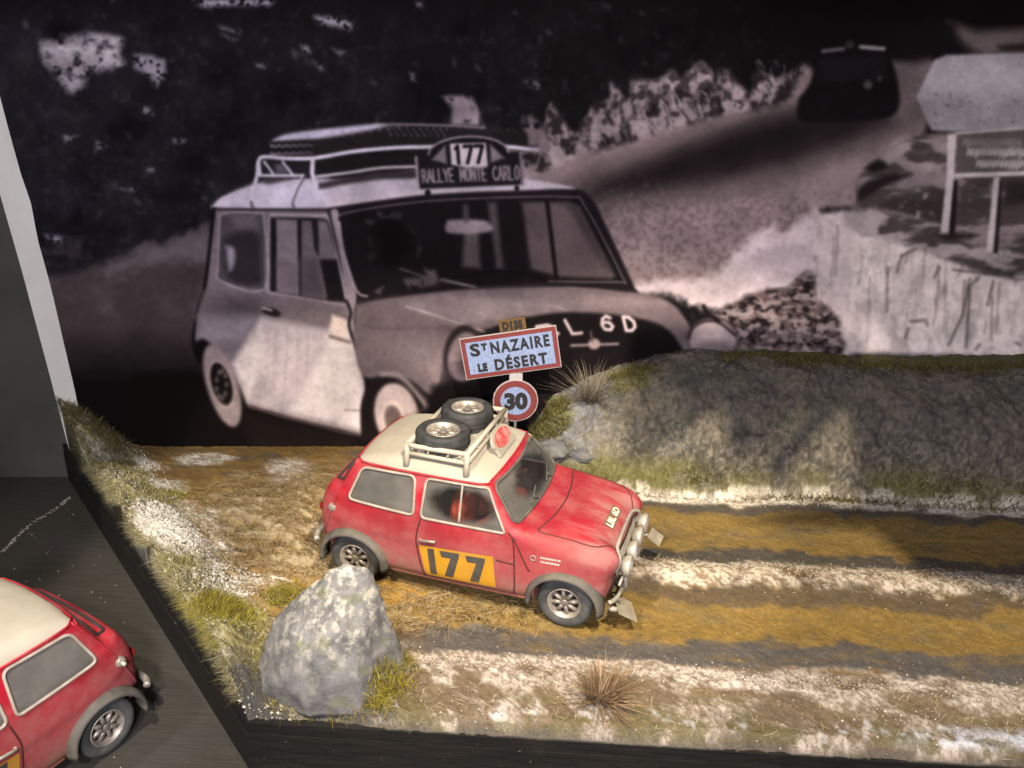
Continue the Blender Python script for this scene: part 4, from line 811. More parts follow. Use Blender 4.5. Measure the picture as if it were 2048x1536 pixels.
M_TRIM = simple('window_trim', (.34, .305, .255), .6, 0, .15, 12.0, (.24, .18, .13), .5)
M_SEAM = simple('panel_gap', (.085, .022, .018), .8)
M_YEL = simple('yellow_panel', (.62, .31, .018), .5, 0, .08, 5.0, (.44, .24, .08), .5)
M_NUM = simple('number_grey', (.070, .066, .058), .6, 0, .15, 9.0, (.17, .13, .08), .35)
M_DARK = simple('dark_interior', (.022, .018, .017), .8)
M_TAPE = None
t = NT('cloudy_plastic'); tr = t.n('BsdfTransparent'); tr.inputs[0].default_value = (.93, .90, .80, 1); b = t.bsdf(t.mix(t.ramp(t.noise(9, 4), .3, .7), (.30, .27, .20), (.46, .42, .33)), .35, 0, None, .5)
mx = t.n('MixShader'); t.L(t.ramp(t.noise(5, 4), .2, .8, .55, .85), mx.inputs[0]); t.L(tr.outputs[0], mx.inputs[1]); t.L(b.outputs[0], mx.inputs[2]); t.L(mx.outputs[0], t.out.inputs[0]); M_TAPE = t.m
def dusty_glass(name, lo, hi, centre=None, rad=None, axes=(0, 2)):
    """pane: clear where wiped, dust film elsewhere"""
    t = NT(name); f = t.noise(5.5, 5, .65); g = t.noise(60, 3, .6)
    dm = t.ramp(f, .25, .75, lo, hi)
    if centre:
        s = t.sep(); ds = []
        for k, (c_, r_) in enumerate(zip(centre, rad)):
            a = t.n('Math', operation='SUBTRACT'); t.L(s[axes[k]], a.inputs[0]); a.inputs[1].default_value = c_
            b_ = t.n('Math', operation='DIVIDE'); t.L(a.outputs[0], b_.inputs[0]); b_.inputs[1].default_value = r_
            p_ = t.n('Math', operation='MULTIPLY'); t.L(b_.outputs[0], p_.inputs[0]); t.L(b_.outputs[0], p_.inputs[1]); ds.append(p_.outputs[0])
        d2 = t.n('Math', operation='ADD'); t.L(ds[0], d2.inputs[0]); t.L(ds[1], d2.inputs[1])
        d3 = t.n('Math', operation='ADD'); t.L(d2.outputs[0], d3.inputs[0]); t.L(t.mul(f, .9), d3.inputs[1])
        dm = t.mul(t.ramp(d3.outputs[0], .9, 1.75, .10, 1.0), hi)
    dust = t.n('BsdfDiffuse'); t.put(dust.inputs[0], t.mix(t.add(t.mul(g, .35), t.mul(t.ramp(t.noise(2.6, 3), .3, .7), .6)), (.085, .082, .076), (.165, .157, .142)))
    tr = t.n('BsdfTransparent'); tr.inputs[0].default_value = (.80, .80, .80, 1); gl = t.n('BsdfGlossy'); gl.inputs['Roughness'].default_value = .08; gl.inputs[0].default_value = (.9, .9, .95, 1)
    m1 = t.n('MixShader'); m1.inputs[0].default_value = .06; t.L(tr.outputs[0], m1.inputs[1]); t.L(gl.outputs[0], m1.inputs[2])
    m2 = t.n('MixShader'); t.L(dm, m2.inputs[0]); t.L(m1.outputs[0], m2.inputs[1]); t.L(dust.outputs[0], m2.inputs[2]); t.L(m2.outputs[0], t.out.inputs[0]); return t.m
G_Q = dusty_glass('dusty_quarter_glass', .82, .97); G_D = dusty_glass('dusty_door_glass', .2, .95, (.06, 1.03), (.34, .155)); G_S = dusty_glass('wiped_windscreen', .2, .93, (.10, 1.06), (.42, .15), (1, 2)); G_R = dusty_glass('dusty_rear_glass', .55, .85)
# ---- shell
SV, SQ = surface_nets(F_body, (-1.56, -.80, .10), (1.50, .80, 1.44), .0165)
SV = relax(F_body, SV, 5); CEN = SV[SQ].mean(1)
NRM = np.cross(SV[SQ[:, 2]] - SV[SQ[:, 0]], SV[SQ[:, 3]] - SV[SQ[:, 1]]); NRM /= np.linalg.norm(NRM, axis=1)[:, None] + 1e-9
if ((NRM * grad(F_body, CEN)).sum(1)).mean() < 0: SQ = SQ[:, ::-1].copy(); NRM = -NRM
VN = grad(F_body, SV); VN /= np.linalg.norm(VN, axis=1)[:, None] + 1e-9
sideish = np.abs(NRM[:, 1]) > .45; cx_, cy_, cz_ = CEN.T
wheelwell = np.minimum(np.hypot(cx_ - 1.018, cz_ - .25), np.hypot(cx_ + 1.018, cz_ - .25)) < .279
cls = np.zeros(len(SQ), int)
cls[(cz_ + .05 * np.abs(cy_) > 1.252) & (cx_ < .312 - .15 * cy_ ** 2) & (cx_ > -1.065 + .16 * cy_ ** 2)] = 1       # roof
cls[(NRM[:, 2] > .25) & (cz_ > .62) & inpoly(cx_, cy_, BONNET)] = 2
for s_, k in ((-1, 3), (1, 4)):
    cls[sideish & (cy_ * s_ > .4) & ~wheelwell & inpoly(cx_, cz_, DOOR) & (cls != 1)] = k
for s_, k in ((-1, 5), (1, 6)): cls[sideish & (cy_ * s_ > .4) & inpoly(cx_, cz_, W_Q)] = k
for s_, k in ((-1, 7), (1, 8)): cls[sideish & (cy_ * s_ > .4) & inpoly(cx_, cz_, W_D)] = k
cls[(NRM[:, 0] > .3) & (cx_ > .15) & inpoly(cy_, cz_, W_S)] = 9
cls[(NRM[:, 0] < -.3) & (cx_ < -.8) & inpoly(cy_, cz_, W_R)] = 10
def shell(name, k, m, parent, off=0.0, flip=False):
    sel = SQ[np.isin(cls, k)]; u, inv = np.unique(sel, return_inverse=True); f = inv.reshape(sel.shape)
    if flip: f = f[:, ::-1]
    o = mesh_obj(name, SV[u] + VN[u] * off, f.copy(), m, parent); return o
def sidepts(poly, s_, off=0.0):
    P = np.array([(p[0], 0, p[1]) for p in poly]); P = project(F_body, P, 1, s_, .95)
    if off: P += grad(F_body, P) * off
    return P
def topts(poly, off=0.0):
    P = project(F_body, np.array([(p[0], p[1], 0) for p in poly]), 2, 1, 1.6); return P + grad(F_body, P) * off
def frontpts(poly, s_=1, off=0.0):
    P = project(F_body, np.array([(0, p[0], p[1]) for p in poly]), 0, s_, 1.7); return P + grad(F_body, P) * off
def patch(name, quad, s_, off, m, parent, nu=24, nv=12, r=None):
    """flat sticker that follows the side of the body; quad in (x, z): tl tr br bl"""
    (a, b, c, d) = [np.array(p, float) for p in quad]; pts = []
    for j in range(nv + 1):
        for i in range(nu + 1):
            u, v = i / nu, j / nv; pts.append(tuple((a * (1 - u) + b * u) * (1 - v) + (d * (1 - u) + c * u) * v))
    P = sidepts(pts, s_, off); Fs = np.array([(j * (nu + 1) + i, (j + 1) * (nu + 1) + i, (j + 1) * (nu + 1) + i + 1, j * (nu + 1) + i + 1) for j in range(nv) for i in range(nu)])
    return mesh_obj(name, P, Fs if s_ < 0 else Fs[:, ::-1].copy(), m, parent)
def sticker(name, polys, s_, off, m, parent):
    mb = MB()
    for poly in polys:
        D_ = dens(poly, .04); P = sidepts([tuple(p) for p in D_], s_, off); mb.add(P, [tuple(range(len(P)))])
    o = mb.build(name, m, parent, False); bm = bmesh.new(); bm.from_mesh(o.data); bmesh.ops.triangulate(bm, faces=bm.faces[:]); bm.to_mesh(o.data); bm.free(); return o
def make_wheel(name, parent, loc, out, m_tyre, lugs=0.004):
    """road wheel, face along -y (out=-1) or +y"""
    w = empty(name, loc, 0 if out < 0 else math.pi, parent)
    prof = [(.150, -.062), (.162, -.074), (.195, -.081), (.226, -.076), (.243, -.060), (.250, -.045), (.250, -.020), (.246, -.016), (.246, .016), (.250, .020), (.250, .045), (.243, .060), (.225, .073), (.150, .070)]
    mod = lambda k, i: -(lugs * 1.6 if (k + (i > 7)) % 2 else 0) if i in (4, 5, 6, 9, 10, 11) else 0
    MB().lathe(prof, 72, mod=mod).build('tyre', m_tyre, w)
    rb = MB().lathe([(.152, -.060), (.154, -.070), (.146, -.074), (.138, -.064), (.128, -.050), (.118, -.030), (.114, .01)], 40)
    for k in range(8):
        a = k * math.pi / 4 + .2; rt_ = Matrix.Rotation(-a, 3, 'Y')
        rb.add([rt_ @ Vector(p) for p in [(.030, -.052, -.017), (.030, -.052, .017), (.122, -.046, .012), (.122, -.046, -.012), (.030, -.02, -.020), (.030, -.02, .020), (.122, -.02, .015), (.122, -.02, -.015)]], [(0, 1, 2, 3), (0, 4, 5, 1), (3, 2, 6, 7), (0, 3, 7, 4), (1, 5, 6, 2)])
    rb.lathe([(.0005, -.060), (.022, -.060), (.030, -.054), (.040, -.046), (.042, -.02)], 20)
    rb.build('rim', M_ALLOY, w)
    MB().lathe([(.0005, -.012), (.125, -.012), (.125, .05), (.0005, .05)], 24).build('brake_disc', M_HOLE, w)
    return w
def build_car(with_rack):
    car = empty('rally_car')
    body = shell('body', [0], M_RED, car); roof = shell('roof', [1], M_ROOF, car); bon = shell('bonnet', [2], M_RED, car)
    inn = shell('interior_lining', [0, 1, 2, 3, 4], M_DARK, car, -.014, True)
    # gutter round the roof, waist seams, panel gaps
    gl = [(-1.025, 1.216), (-.95, 1.222), (-.8, 1.224), (-.4, 1.225), (0, 1.225), (.20, 1.225), (.275, 1.222)]
    mb = MB()
    for s_ in (-1, 1): MB().tube(sidepts(dens(gl, .04, False), s_, .004), .012, 6).build('gutter', M_RED, roof)
    for xa, cc in ((.312, -.15), (-1.065, .16)): MB().tube(topts([(xa + cc * y * y, y) for y in np.linspace(-.535, .535, 30)], .0), .0105, 6).build('roof_edge', M_RED, roof)
    mb = MB()
    for s_ in (-1, 1):
        for pts in ([(.545, .84), (.60, .74), (.655, .62), (.70, .535)], [(-.315, .855), (-.352, .70), (-.36, .6), (-.335, .40), (-.30, .24), (-.26, .222), (.50, .235), (.555, .27), (.567, .36), (.565, .62), (.55, .80), (.50, .87)], [(.40, .585), (.48, .575), (.565, .572)]):
            MB().tube(sidepts(dens(smooth(pts, 4), .03, False), s_, -.0008), .0078, 5).build('panel_gap', M_SEAM, body)
    mb = MB().tube(topts(dens([(p[0], p[1]) for p in BONNET], .03), -.001), .0078, 5, True); mb.build('panel_gap', M_SEAM, bon)
    mb = MB()
    for s_ in (-1, 1): MB().tube(sidepts(dens(smooth([(-.985, 1.225), (-1.06, 1.09), (-1.16, .90), (-1.27, .66), (-1.36, .44), (-1.40, .34)], 4), .03, False), s_, .003), .011, 6).build('corner_seam', M_RED, body)
    mb = MB()
    for s_ in (-1, 1): MB().tube(sidepts(dens([(-.70, .195), (0, .195), (.70, .20)], .05, False), s_, .004), .016, 6).build('sill', simple('dusty_sill', (.36, .14, .085), .7, 0, .2, 8), body)
    # doors with handle and yellow start number
    for k, s_ in ((3, -1), (4, 1)):
        d = shell('door', [k], M_RED, car)
        P = sidepts([(-.315, .640), (-.22, .650), (-.165, .656)], s_, .022); mb = MB().tube(P, .013, 8); mb.tube([P[0], P[0] + np.array([0, -s_ * .03, 0])], .012, 6); mb.build('handle', M_CHROME, d)
        quad = [(-.338, .578), (.370, .612), (.392, .275), (-.285, .250)]
        pn = patch('number_panel', quad if s_ < 0 else quad, s_, .003, M_YEL, d)
        D1 = [(-.255, .560), (-.190, .566), (-.172, .285), (-.236, .283)]; D7 = [(-.135, .562), (.052, .572), (.050, .530), (-.015, .290), (-.098, .288), (-.032, .499), (-.118, .496)]
        D7b = [(x + .246, z + .005) for x, z in D7]
        if s_ > 0:      # reads the other way round on the far side
            fl = lambda poly: [(.055 - x, z) for x, z in poly]; D1, D7, D7b = fl(D1), fl(D7), fl(D7b)
        sticker('start_number', [D1, D7, D7b], s_, .006, M_NUM, d)
    # windows
    for name, k, m, poly, s_ in (('quarter_window', 5, G_Q, W_Q, -1), ('quarter_window', 6, G_Q, W_Q, 1), ('door_window', 7, G_D, W_D, -1), ('door_window', 8, G_D, W_D, 1)):
        o = shell(name, [k], m, car, -.006); MB().tube(sidepts(dens(poly, .03), s_, .002), .0130, 7, True).build('frame', M_TRIM, o)
        if k > 6: MB().tube(sidepts(dens([(.045, 1.20), (.050, .87)], .05, False), s_, .001), .011, 6).build('divider', M_TRIM, o)
    o = shell('windscreen', [9], G_S, car, -.006); MB().tube(frontpts(dens(W_S, .03), 1, .002), .0160, 7, True).build('frame', M_ARCH, o)
    o = shell('rear_window', [10], G_R, car, -.006); MB().tube(frontpts(dens(W_R, .03), -1, .002), .016, 7, True).build('frame', simple('dark_rubber', (.03, .028, .027), .7), o)
    for y0, y1 in ((-.27, -.02), (.18, .42)):       # wipers
        P = frontpts(dens([(y0, .94), (y1 - .01, 1.0)], .04, False), 1, .014); mb = MB().tube(P, .0065, 5); Q_ = frontpts([((y0 + y1) / 2, .922), ((y0 + y1) / 2 - .03, .965)], 1, .02); mb.tube(Q_, .009, 5); mb.build('wiper', M_ARCH, car)
    # wheels and arch flares
    for xw in (-1.018, 1.018):
        for s_ in (-1, 1):
            make_wheel('wheel', car, (xw, s_ * .605, .25), s_, M_TYRE)
            mb = MB(); n = 26; ring = []
            for i in range(n + 1):
                a = math.radians(-6 + 192 * i / n); ca, sa = math.cos(a), math.sin(a); row = []
                ext = .05 * max(0, -math.cos(a) - .2) if xw < 0 else .03 * max(0, math.cos(a) - .3)
                for rr, yy in ((.284, .60), (.281, .735), (.290, .752), (.312, .745), (.335 + 0 * ext, .69), (.330, .60)):
                    row.append((xw + rr * ca * (1.06 if abs(ca) > 0 else 1), s_ * yy * (1 - .05 * max(0, (abs(xw + rr * ca) - 1.1))), .25 + rr * max(sa, -.2) * .98))
                ring.append(row)
            V = [p for row in ring for p in row]; m6 = 6; Fs = [(i * m6 + k, i * m6 + (k + 1) % m6, (i + 1) * m6 + (k + 1) % m6, (i + 1) * m6 + k) for i in range(n) for k in range(m6)] + [tuple(range(m6))[::-1], tuple(n * m6 + k for k in range(m6))]
            mb.add(V, Fs).build('wheel_arch', M_ARCH, car)
    # nose: headlights, grille, bar with four driving lamps, bumpers
    for s_ in (-1, 1):
        h = MB().lathe([(.001, .030), (.05, .026), (.078, .012), (.086, 0)], 24, (1.372, s_ * .50, .652), 'x').build('headlight', M_LENS, car)
        MB().lathe([(.084, -.03), (.100, -.02), (.102, .0), (.094, .012), (.084, .006)], 28, (1.372, s_ * .50, .652), 'x').build('rim', M_CHROME, h)
    gq = [(-.40, .64), (.40, .64), (.36, .44), (-.36, .44)]
    P = frontpts([(gq[0][0] + (gq[1][0] - gq[0][0]) * u, .64 - .2 * v) for v in np.linspace(0, 1, 6) for u in np.linspace(0, 1, 13)], 1, .006)
    gr_ = mesh_obj('grille', P, np.array([(j * 13 + i, (j + 1) * 13 + i, (j + 1) * 13 + i + 1, j * 13 + i + 1) for j in range(5) for i in range(12)])[:, ::-1].copy(), M_DARK, car)
    for k in range(6):
        z_ = .62 - k * .034; MB().tube(frontpts([(y, z_ - .018 * math.sin((y + .37) * 25) * 0) for y in np.linspace(-.37, .37, 14)], 1, .014), .008, 5).build('slat', M_CHROME, gr_)
    mb = MB().tube(frontpts(dens(smooth([(-.44, .52), (-.42, .66), (-.2, .705), (.2, .705), (.42, .66), (.44, .52)], 4), .04, False), 1, .016), .017, 7); mb.build('grille_moulding', M_CHROME, gr_)
    MB().tube([(1.47, y, .475) for y in np.linspace(-.56, .56, 9)], .013, 7).build('lamp_bar', M_CHROME, car)
    for y in (-.375, -.125, .125, .375):
        l = MB().lathe([(.001, .045), (.05, .042), (.086, .030)], 24, (1.495, y, .565), 'x').build('driving_lamp', M_LENS, car)
        sh_ = MB().lathe([(.088, .034), (.094, .026), (.095, .0), (.070, -.045), (.001, -.06)], 24, (1.495, y, .565), 'x'); sh_.tube([(1.48, y, .48), (1.47, y, .53)], .012, 6); sh_.build('housing', M_CHROME, l)
    bm_ = lambda xs, z_, s2: smooth([(xs * .955, -.60, z_ + .005), (xs * .985, -.52, z_), (xs * 1.0, -.3, z_), (xs * 1.0, 0, z_), (xs * 1.0, .3, z_), (xs * .985, .52, z_), (xs * .955, .60, z_ + .005)], 4)
    smo3 = lambda pts: [tuple(p) for p in pts]
    for xs, nm in ((1.462, 'front_bumper'), (-1.515, 'rear_bumper')):
        mb = MB().tube(smo3(bm_(xs, .30 if xs > 0 else .33, 1)), .021 if xs > 0 else .030, 8)
        if xs > 0:
            for y in (-.30, .30): mb.tube([(xs + .012, y, .25), (xs + .018, y, .33), (xs + .012, y, .40)], .019, 7)
        mb.build(nm, M_CHROME, car)
    # rear lamps, fuel cap, boot plate
    for s_ in (-1, 1):
        tl = MB(); P = frontpts([(s_ * .505, .66)], -1, .0)[0]; tl.lathe([(.001, -.022), (.03, -.018), (.042, .0)], 16, (P[0], s_ * .505, .66), 'x'); tl.build('tail_light', simple('red_lens', (.42, .03, .02), .25), car)
        P = sidepts([(-1.235, .745)], s_, 0)[0]
        c_ = MB().lathe([(.001, -.014), (.034, -.013), (.042, -.006), (.044, .01)] if s_ < 0 else [(.001, .034), (.034, .032), (.044, .018), (.046, -.01)], 20, tuple(P), 'y')
        if s_ > 0: c_.lathe([(.001, .075), (.018, .070), (.020, .03)], 12, tuple(P), 'y')
        c_.build('fuel_cap', M_ALLOY if s_ < 0 else M_CHROME, car)
    rp = MB(); P = frontpts([(0, .62)], -1)[0]; rp.box((P[0] - .02, 0, .60), (.02, .34, .12), None, .006); rp.build('rear_plate', M_CHROME, car)
    # bonnet lettering, wing badges
    P = topts([(1.225 + .085 * u, -.17 + .36 * v) for v in np.linspace(0, 1, 9) for u in np.linspace(0, 1, 3)], .004)
    pl = mesh_obj('registration_patch', P, np.array([(j * 3 + i, j * 3 + i + 1, (j + 1) * 3 + i + 1, (j + 1) * 3 + i) for j in range(8) for i in range(2)]), simple('olive_dark', (.16, .10, .055), .7), car)
    V, Fs = text_mesh('LBL 6D', .100, .004, 0, 1.02); V = np.array(V); V[:, 0] -= V[:, 0].mean(); wd = np.ptp(V[:, 0])
    P = topts([(1.295 - y * .80, .01 + x / wd * .33) for x, y, _ in V], .009); mesh_obj('registration', P, Fs, simple('cream_letters', (.72, .66, .50), .6), pl, False)
    for s_ in (-1, 1):
        P = sidepts([(.735, .675)], s_, .004)[0]; MB().lathe([(.020, -.004), (.028, -.004), (.028, .004), (.020, .004)], 18, tuple(P), 'y', True).build('wing_badge', M_TRIM, body)
        rgx = random.Random(3); st = []
        for z_ in (.690, .650):
            x_ = .80
            while x_ < .955:
                w_ = rgx.uniform(.012, .026); st.append([(x_, z_ + .013), (x_ + w_, z_ + .013), (x_ + w_, z_ - .006), (x_, z_ - .006)]); x_ += w_ + .005
        sticker('wing_transfer', st, s_, .004, simple('pale_transfer', (.66, .50, .44), .6), body)['kind'] = 'stuff'
    # rally plate stood on the front of the roof
    tilt = Matrix.Rotation(R_(-34), 3, 'Y'); c0 = Vector((.20, .03, 1.345))
    def oval(rx, rz, x_): return [tuple(tilt @ Vector((x_, rx * math.cos(a), rz * math.sin(a) + .055)) + c0) for a in np.linspace(0, 2 * math.pi, 33)[:-1]]
    A0, A1 = oval(.215, .105, .0), oval(.215, .105, .028); mb = MB().add(A0 + A1, [tuple(range(32)), tuple(range(63, 31, -1))] + [(i, 32 + i, 32 + (i + 1) % 32, (i + 1) % 32) for i in range(32)])
    mb.add(*[([tuple(tilt @ Vector((x_, y_, z_)) + c0) for x_ in (0, .026) for y_, z_ in ((-.20, -.06), (.20, -.06), (.20, .05), (-.20, .05))], [(0, 1, 2, 3), (7, 6, 5, 4), (0, 4, 5, 1), (1, 5, 6, 2), (2, 6, 7, 3), (3, 7, 4, 0)])][0])
    rpl = mb.build('rally_plate', M_ROOF, car, False)
    O2 = oval(.180, .080, .031); MB().add(O2, [tuple(range(32))]).build('plate_face', simple('plate_red', (.50, .065, .06), .6, 0, .45, 26, (.62, .40, .34), .8), rpl, False)
    # cloudy plastic flaps hanging at the bumper, floor of the cabin, seats and wheel
    for c_, d_, rz in (((1.52, -.46, .185), (.008, .26, .20), .30), ((1.60, .50, .36), (.008, .17, .14), -.2)):
        mb = MB().box((0, 0, 0), d_, Matrix.Rotation(rz, 3, 'Z') @ Matrix.Rotation(R_(-58), 3, 'Y') @ Matrix.Rotation(R_(8), 3, 'X')); mb.v = [(x + c_[0], y + c_[1], z + c_[2]) for x, y, z in mb.v]; mb.build('plastic_flap', M_TAPE, car, False)
    for q_ in ([(1.44, -.47, .30), (1.475, -.47, .25)], [(1.44, .52, .32), (1.53, .52, .36)]): MB().tube(q_, .012, 6).build('flap_stay', M_CHROME, car)
    mb = MB().lathe([(.001, .045), (.02, .045), (.03, .0), (.02, -.03), (.001, -.03)], 12, (1.42, -.55, .215), 'x'); mb.build('tow_light', M_CHROME, car)
    MB().box((-.1, 0, .30), (1.7, 1.1, .06)).build('cabin_floor', M_DARK, car); MB().box((.52, 0, .80), (.10, 1.15, .12), None, .02).build('dashboard', M_DARK, car)
    for y in (-.32, .32):
        st_ = MB().box((-.05, y, .46), (.42, .40, .16), None, .04).build('seat', simple('seat_brown', (.05, .03, .025), .8), car); MB().box((-.27, y, .70), (.12, .40, .52), Matrix.Rotation(R_(-14), 3, 'Y'), .05).build('backrest', simple('seat_brown', (.05, .03, .025), .8), st_)
    MB().box((-.85, 0, .55), (.42, 1.0, .30), None, .05).build('rear_seat', simple('seat_brown', (.05, .03, .025), .8), car)
    sw = MB(); rm = Matrix.Rotation(R_(-25), 3, 'Y'); sw.tube([tuple(rm @ Vector((0, .15 * math.cos(a), .15 * math.sin(a))) + Vector((.34, -.32, .80))) for a in np.linspace(0, 2 * math.pi, 25)[:-1]], .012, 6, True); sw.tube([(.34, -.32, .80), (.5, -.32, .74)], .015, 6); sw.build('steering_wheel', M_DARK, car)
    # roof rack
    if with_rack:
        rk = empty('roof_rack', (0, 0, 0), 0, car); x0, x1, yy = -.515, .055, .50; zt, zl = 1.455, 1.372
        def rail(pts, r, nm='rail'): MB().tube(pts, r, 8).build(nm, M_RACK, rk)
        for s_ in (-1, 1):
            rail([(x0, s_ * yy, zt), (x0 + .1, s_ * yy, zt - .008), (x1, s_ * yy, zt)], .024); rail([(x0, s_ * yy, zl), (x1, s_ * yy, zl - .006)], .021)
            for k in range(2): rail([(x0 + .19 * (k + 1), s_ * yy, zl), (x0 + .19 * (k + 1) + .02, s_ * yy, zt)], .011, 'brace')
            for x_ in (x0, x1):
                zr = float(topts([(x_, s_ * .545)])[0][2]); rail([(x_, s_ * yy, zt + .006), (x_, s_ * (yy + .012), zl), (x_ + .006, s_ * .545, zr + .002)], [.026, .026, .030], 'foot')
        for x_ in (x0, x1):
            rail([(x_, -yy, zt), (x_, 0, zt + .004), (x_, yy, zt)], .024); rail([(x_, -yy, zl), (x_, yy, zl)], .019)
            for k in range(3): rail([(x_, -.25 + .25 * k, zl), (x_, -.25 + .25 * k, zt)], .011, 'brace')
        for k in range(4): rail([(x0 + .115 * (k + 1) - .0, -yy, zl - .012), (x0 + .115 * (k + 1), yy, zl - .012)], .010, 'cross_bar')
    return car
def copy_tree(o, parent=None, skip=()):
    c = o.copy(); COL.objects.link(c); c.parent = parent
    for ch in [x for x in o.children if x.name.split('.')[0] not in skip]: copy_tree(ch, c, skip)
    return c
CAR_YAW = -.25876
car = build_car(True)
car2 = copy_tree(car, None, ('roof_rack', 'rally_plate', 'plastic_flap', 'flap_stay'))
car.location = (0, 0, .0); car.rotation_euler = (0, 0, CAR_YAW)
tag(car, 'muddy red and cream rally car with loaded roof rack on the road', 'car')
car2.location = (-3.86, -2.66, FLZ + .003); car2.rotation_euler = (0, 0, 4.204)
tag(car2, 'clean red car with bare cream roof parked on the dark floor', 'car')
def carw(x, y, z): c, s = math.cos(CAR_YAW), math.sin(CAR_YAW); return (c * x - s * y, s * x + c * y, z)
for (x, y, z, a), lab in (((-.27, -.265, 1.468, .2), 'spare wheel lying flat on roof rack, nearer the side with number 177'), ((-.24, .262, 1.472, .9), 'spare wheel lying flat on roof rack, nearer the speed limit sign')):
    w = make_wheel('spare_wheel', None, (0, 0, 0), -1, M_SPARE, .008); w.rotation_euler = (R_(-90), R_(2), CAR_YAW + a); w.location = carw(x, y, z); tag(w, lab, 'wheel', 'spare wheels on the roof rack')
# crew: one continuous figure each
def figure(name, x, y, label, lean):
    def cap(px, py, pz, a, b, r0, r1):
        a, b = np.array(a), np.array(b); d = b - a; t_ = np.clip(((px - a[0]) * d[0] + (py - a[1]) * d[1] + (pz - a[2]) * d[2]) / (d @ d), 0, 1)
        return np.sqrt((px - a[0] - d[0] * t_) ** 2 + (py - a[1] - d[1] * t_) ** 2 + (pz - a[2] - d[2] * t_) ** 2) - (r0 + (r1 - r0) * t_)
    def Fn(px, py, pz):
        f = cap(px, py, pz, (-.10, 0, .56), (-.12 + lean, 0, .86), .135, .125); f = smin(f, cap(px, py, pz, (-.12 + lean, -.13, .88), (-.12 + lean, .13, .88), .075, .075), .06)
        f = smin(f, cap(px, py, pz, (-.11 + lean, 0, .9), (-.08 + lean, 0, 1.0), .05, .05), .03); f = smin(f, cap(px, py, pz, (-.075 + lean, 0, 1.06), (-.065 + lean, 0, 1.12), .082, .088), .02); f = smin(f, cap(px, py, pz, (.01 + lean, 0, 1.075), (.03 + lean, 0, 1.06), .02, .012), .03)
        for s_ in (-1, 1):
            f = smin(f, cap(px, py, pz, (-.12 + lean, s_ * .19, .87), (.02, s_ * .235, .66), .058, .047), .04); f = smin(f, cap(px, py, pz, (.02, s_ * .235, .66), (.25, s_ * .12, .84), .046, .034), .03); f = smin(f, cap(px, py, pz, (.25, s_ * .12, .84), (.31, s_ * .11, .87), .034, .036), .02)
            f = smin(f, cap(px, py, pz, (-.10, s_ * .09, .55), (.27, s_ * .12, .60), .085, .065), .05); f = smin(f, cap(px, py, pz, (.27, s_ * .12, .60), (.42, s_ * .12, .36), .062, .045), .03)
        return f
    V, Q_ = surface_nets(Fn, (-.34, -.34, .28), (.56, .34, 1.26), .017); V = relax(Fn, V, 3)
    if (np.cross(V[Q_[:, 2]] - V[Q_[:, 0]], V[Q_[:, 3]] - V[Q_[:, 1]]) * grad(Fn, V[Q_].mean(1))).sum() < 0: Q_ = Q_[:, ::-1].copy()
    c = np.zeros((len(V), 3)); c[:] = (.42, .05, .02); hd = V[:, 2] > .985; c[hd] = (.52, .30, .17); c[hd & ((V[:, 2] > 1.115) | (V[:, 0] < -.10 + lean))] = (.10, .05, .03); c[(V[:, 0] > .235) & (V[:, 2] > .76)] = (.09, .035, .02); c[(V[:, 0] > -.02) & ~hd] *= .55
    t = MATS.get('figure_paint')
    if t is None:
        tt = NT('figure_paint'); at = tt.n('VertexColor'); at.layer_name = 'col'; tt.bsdf(tt.mix(tt.mul(tt.ramp(tt.noise(14, 4), .4, .7), .4), at.outputs[0], (.07, .03, .02)), .7); t = MATS['figure_paint'] = tt.m
    o = mesh_obj(name, V, Q_, t, None, True, c); o.location = carw(x, y, .0); o.rotation_euler = (0, 0, CAR_YAW); return tag(o, label, 'person')
figure('person', .02, -.32, 'seated driver in red overalls seen through the number 177 door window', .06)
figure('person', -.02, .32, 'crew member in red overalls sitting on the far side of the car', .0)
# ================================================================ road sign of printed card
def card(name, m, rim=.0): pass
M_CARD = simple('card_white', (.42, .40, .40), .75, 0, .06, 20)
def grainy(name, col, amt=.25):
    t = NT(name); f = t.noise(60, 3, .7); t.bsdf(t.mix(t.ramp(f, .35, .7), tuple(x * (1 - amt) for x in col), tuple(min(1, x * (1 + amt)) for x in col)), .7, 0, t.bump(f, .15, .004)); return t.m
M_SRED = grainy('sign_red', (.19, .038, .036)); M_SWH = grainy('sign_pale', (.24, .31, .50), .22); M_SBK = grainy('sign_black', (.022, .020, .020), .3); M_SYE = grainy('sign_ochre', (.15, .08, .026), .3)
SX, SY = .185, 2.10; SGZ = max(.0, hg(SX, SY) - .02)
sign = empty('road_sign', (SX, SY, SGZ), R_(4)); tag(sign, 'town name sign over round 30 speed limit on one post behind the car', 'road sign')
MB().tube([(0, .028, 0), (.01, .028, .9 - SGZ), (.02, .028, 1.80 - SGZ)], .018, 8).build('post', simple('post_grey', (.35, .35, .38), .6), sign)
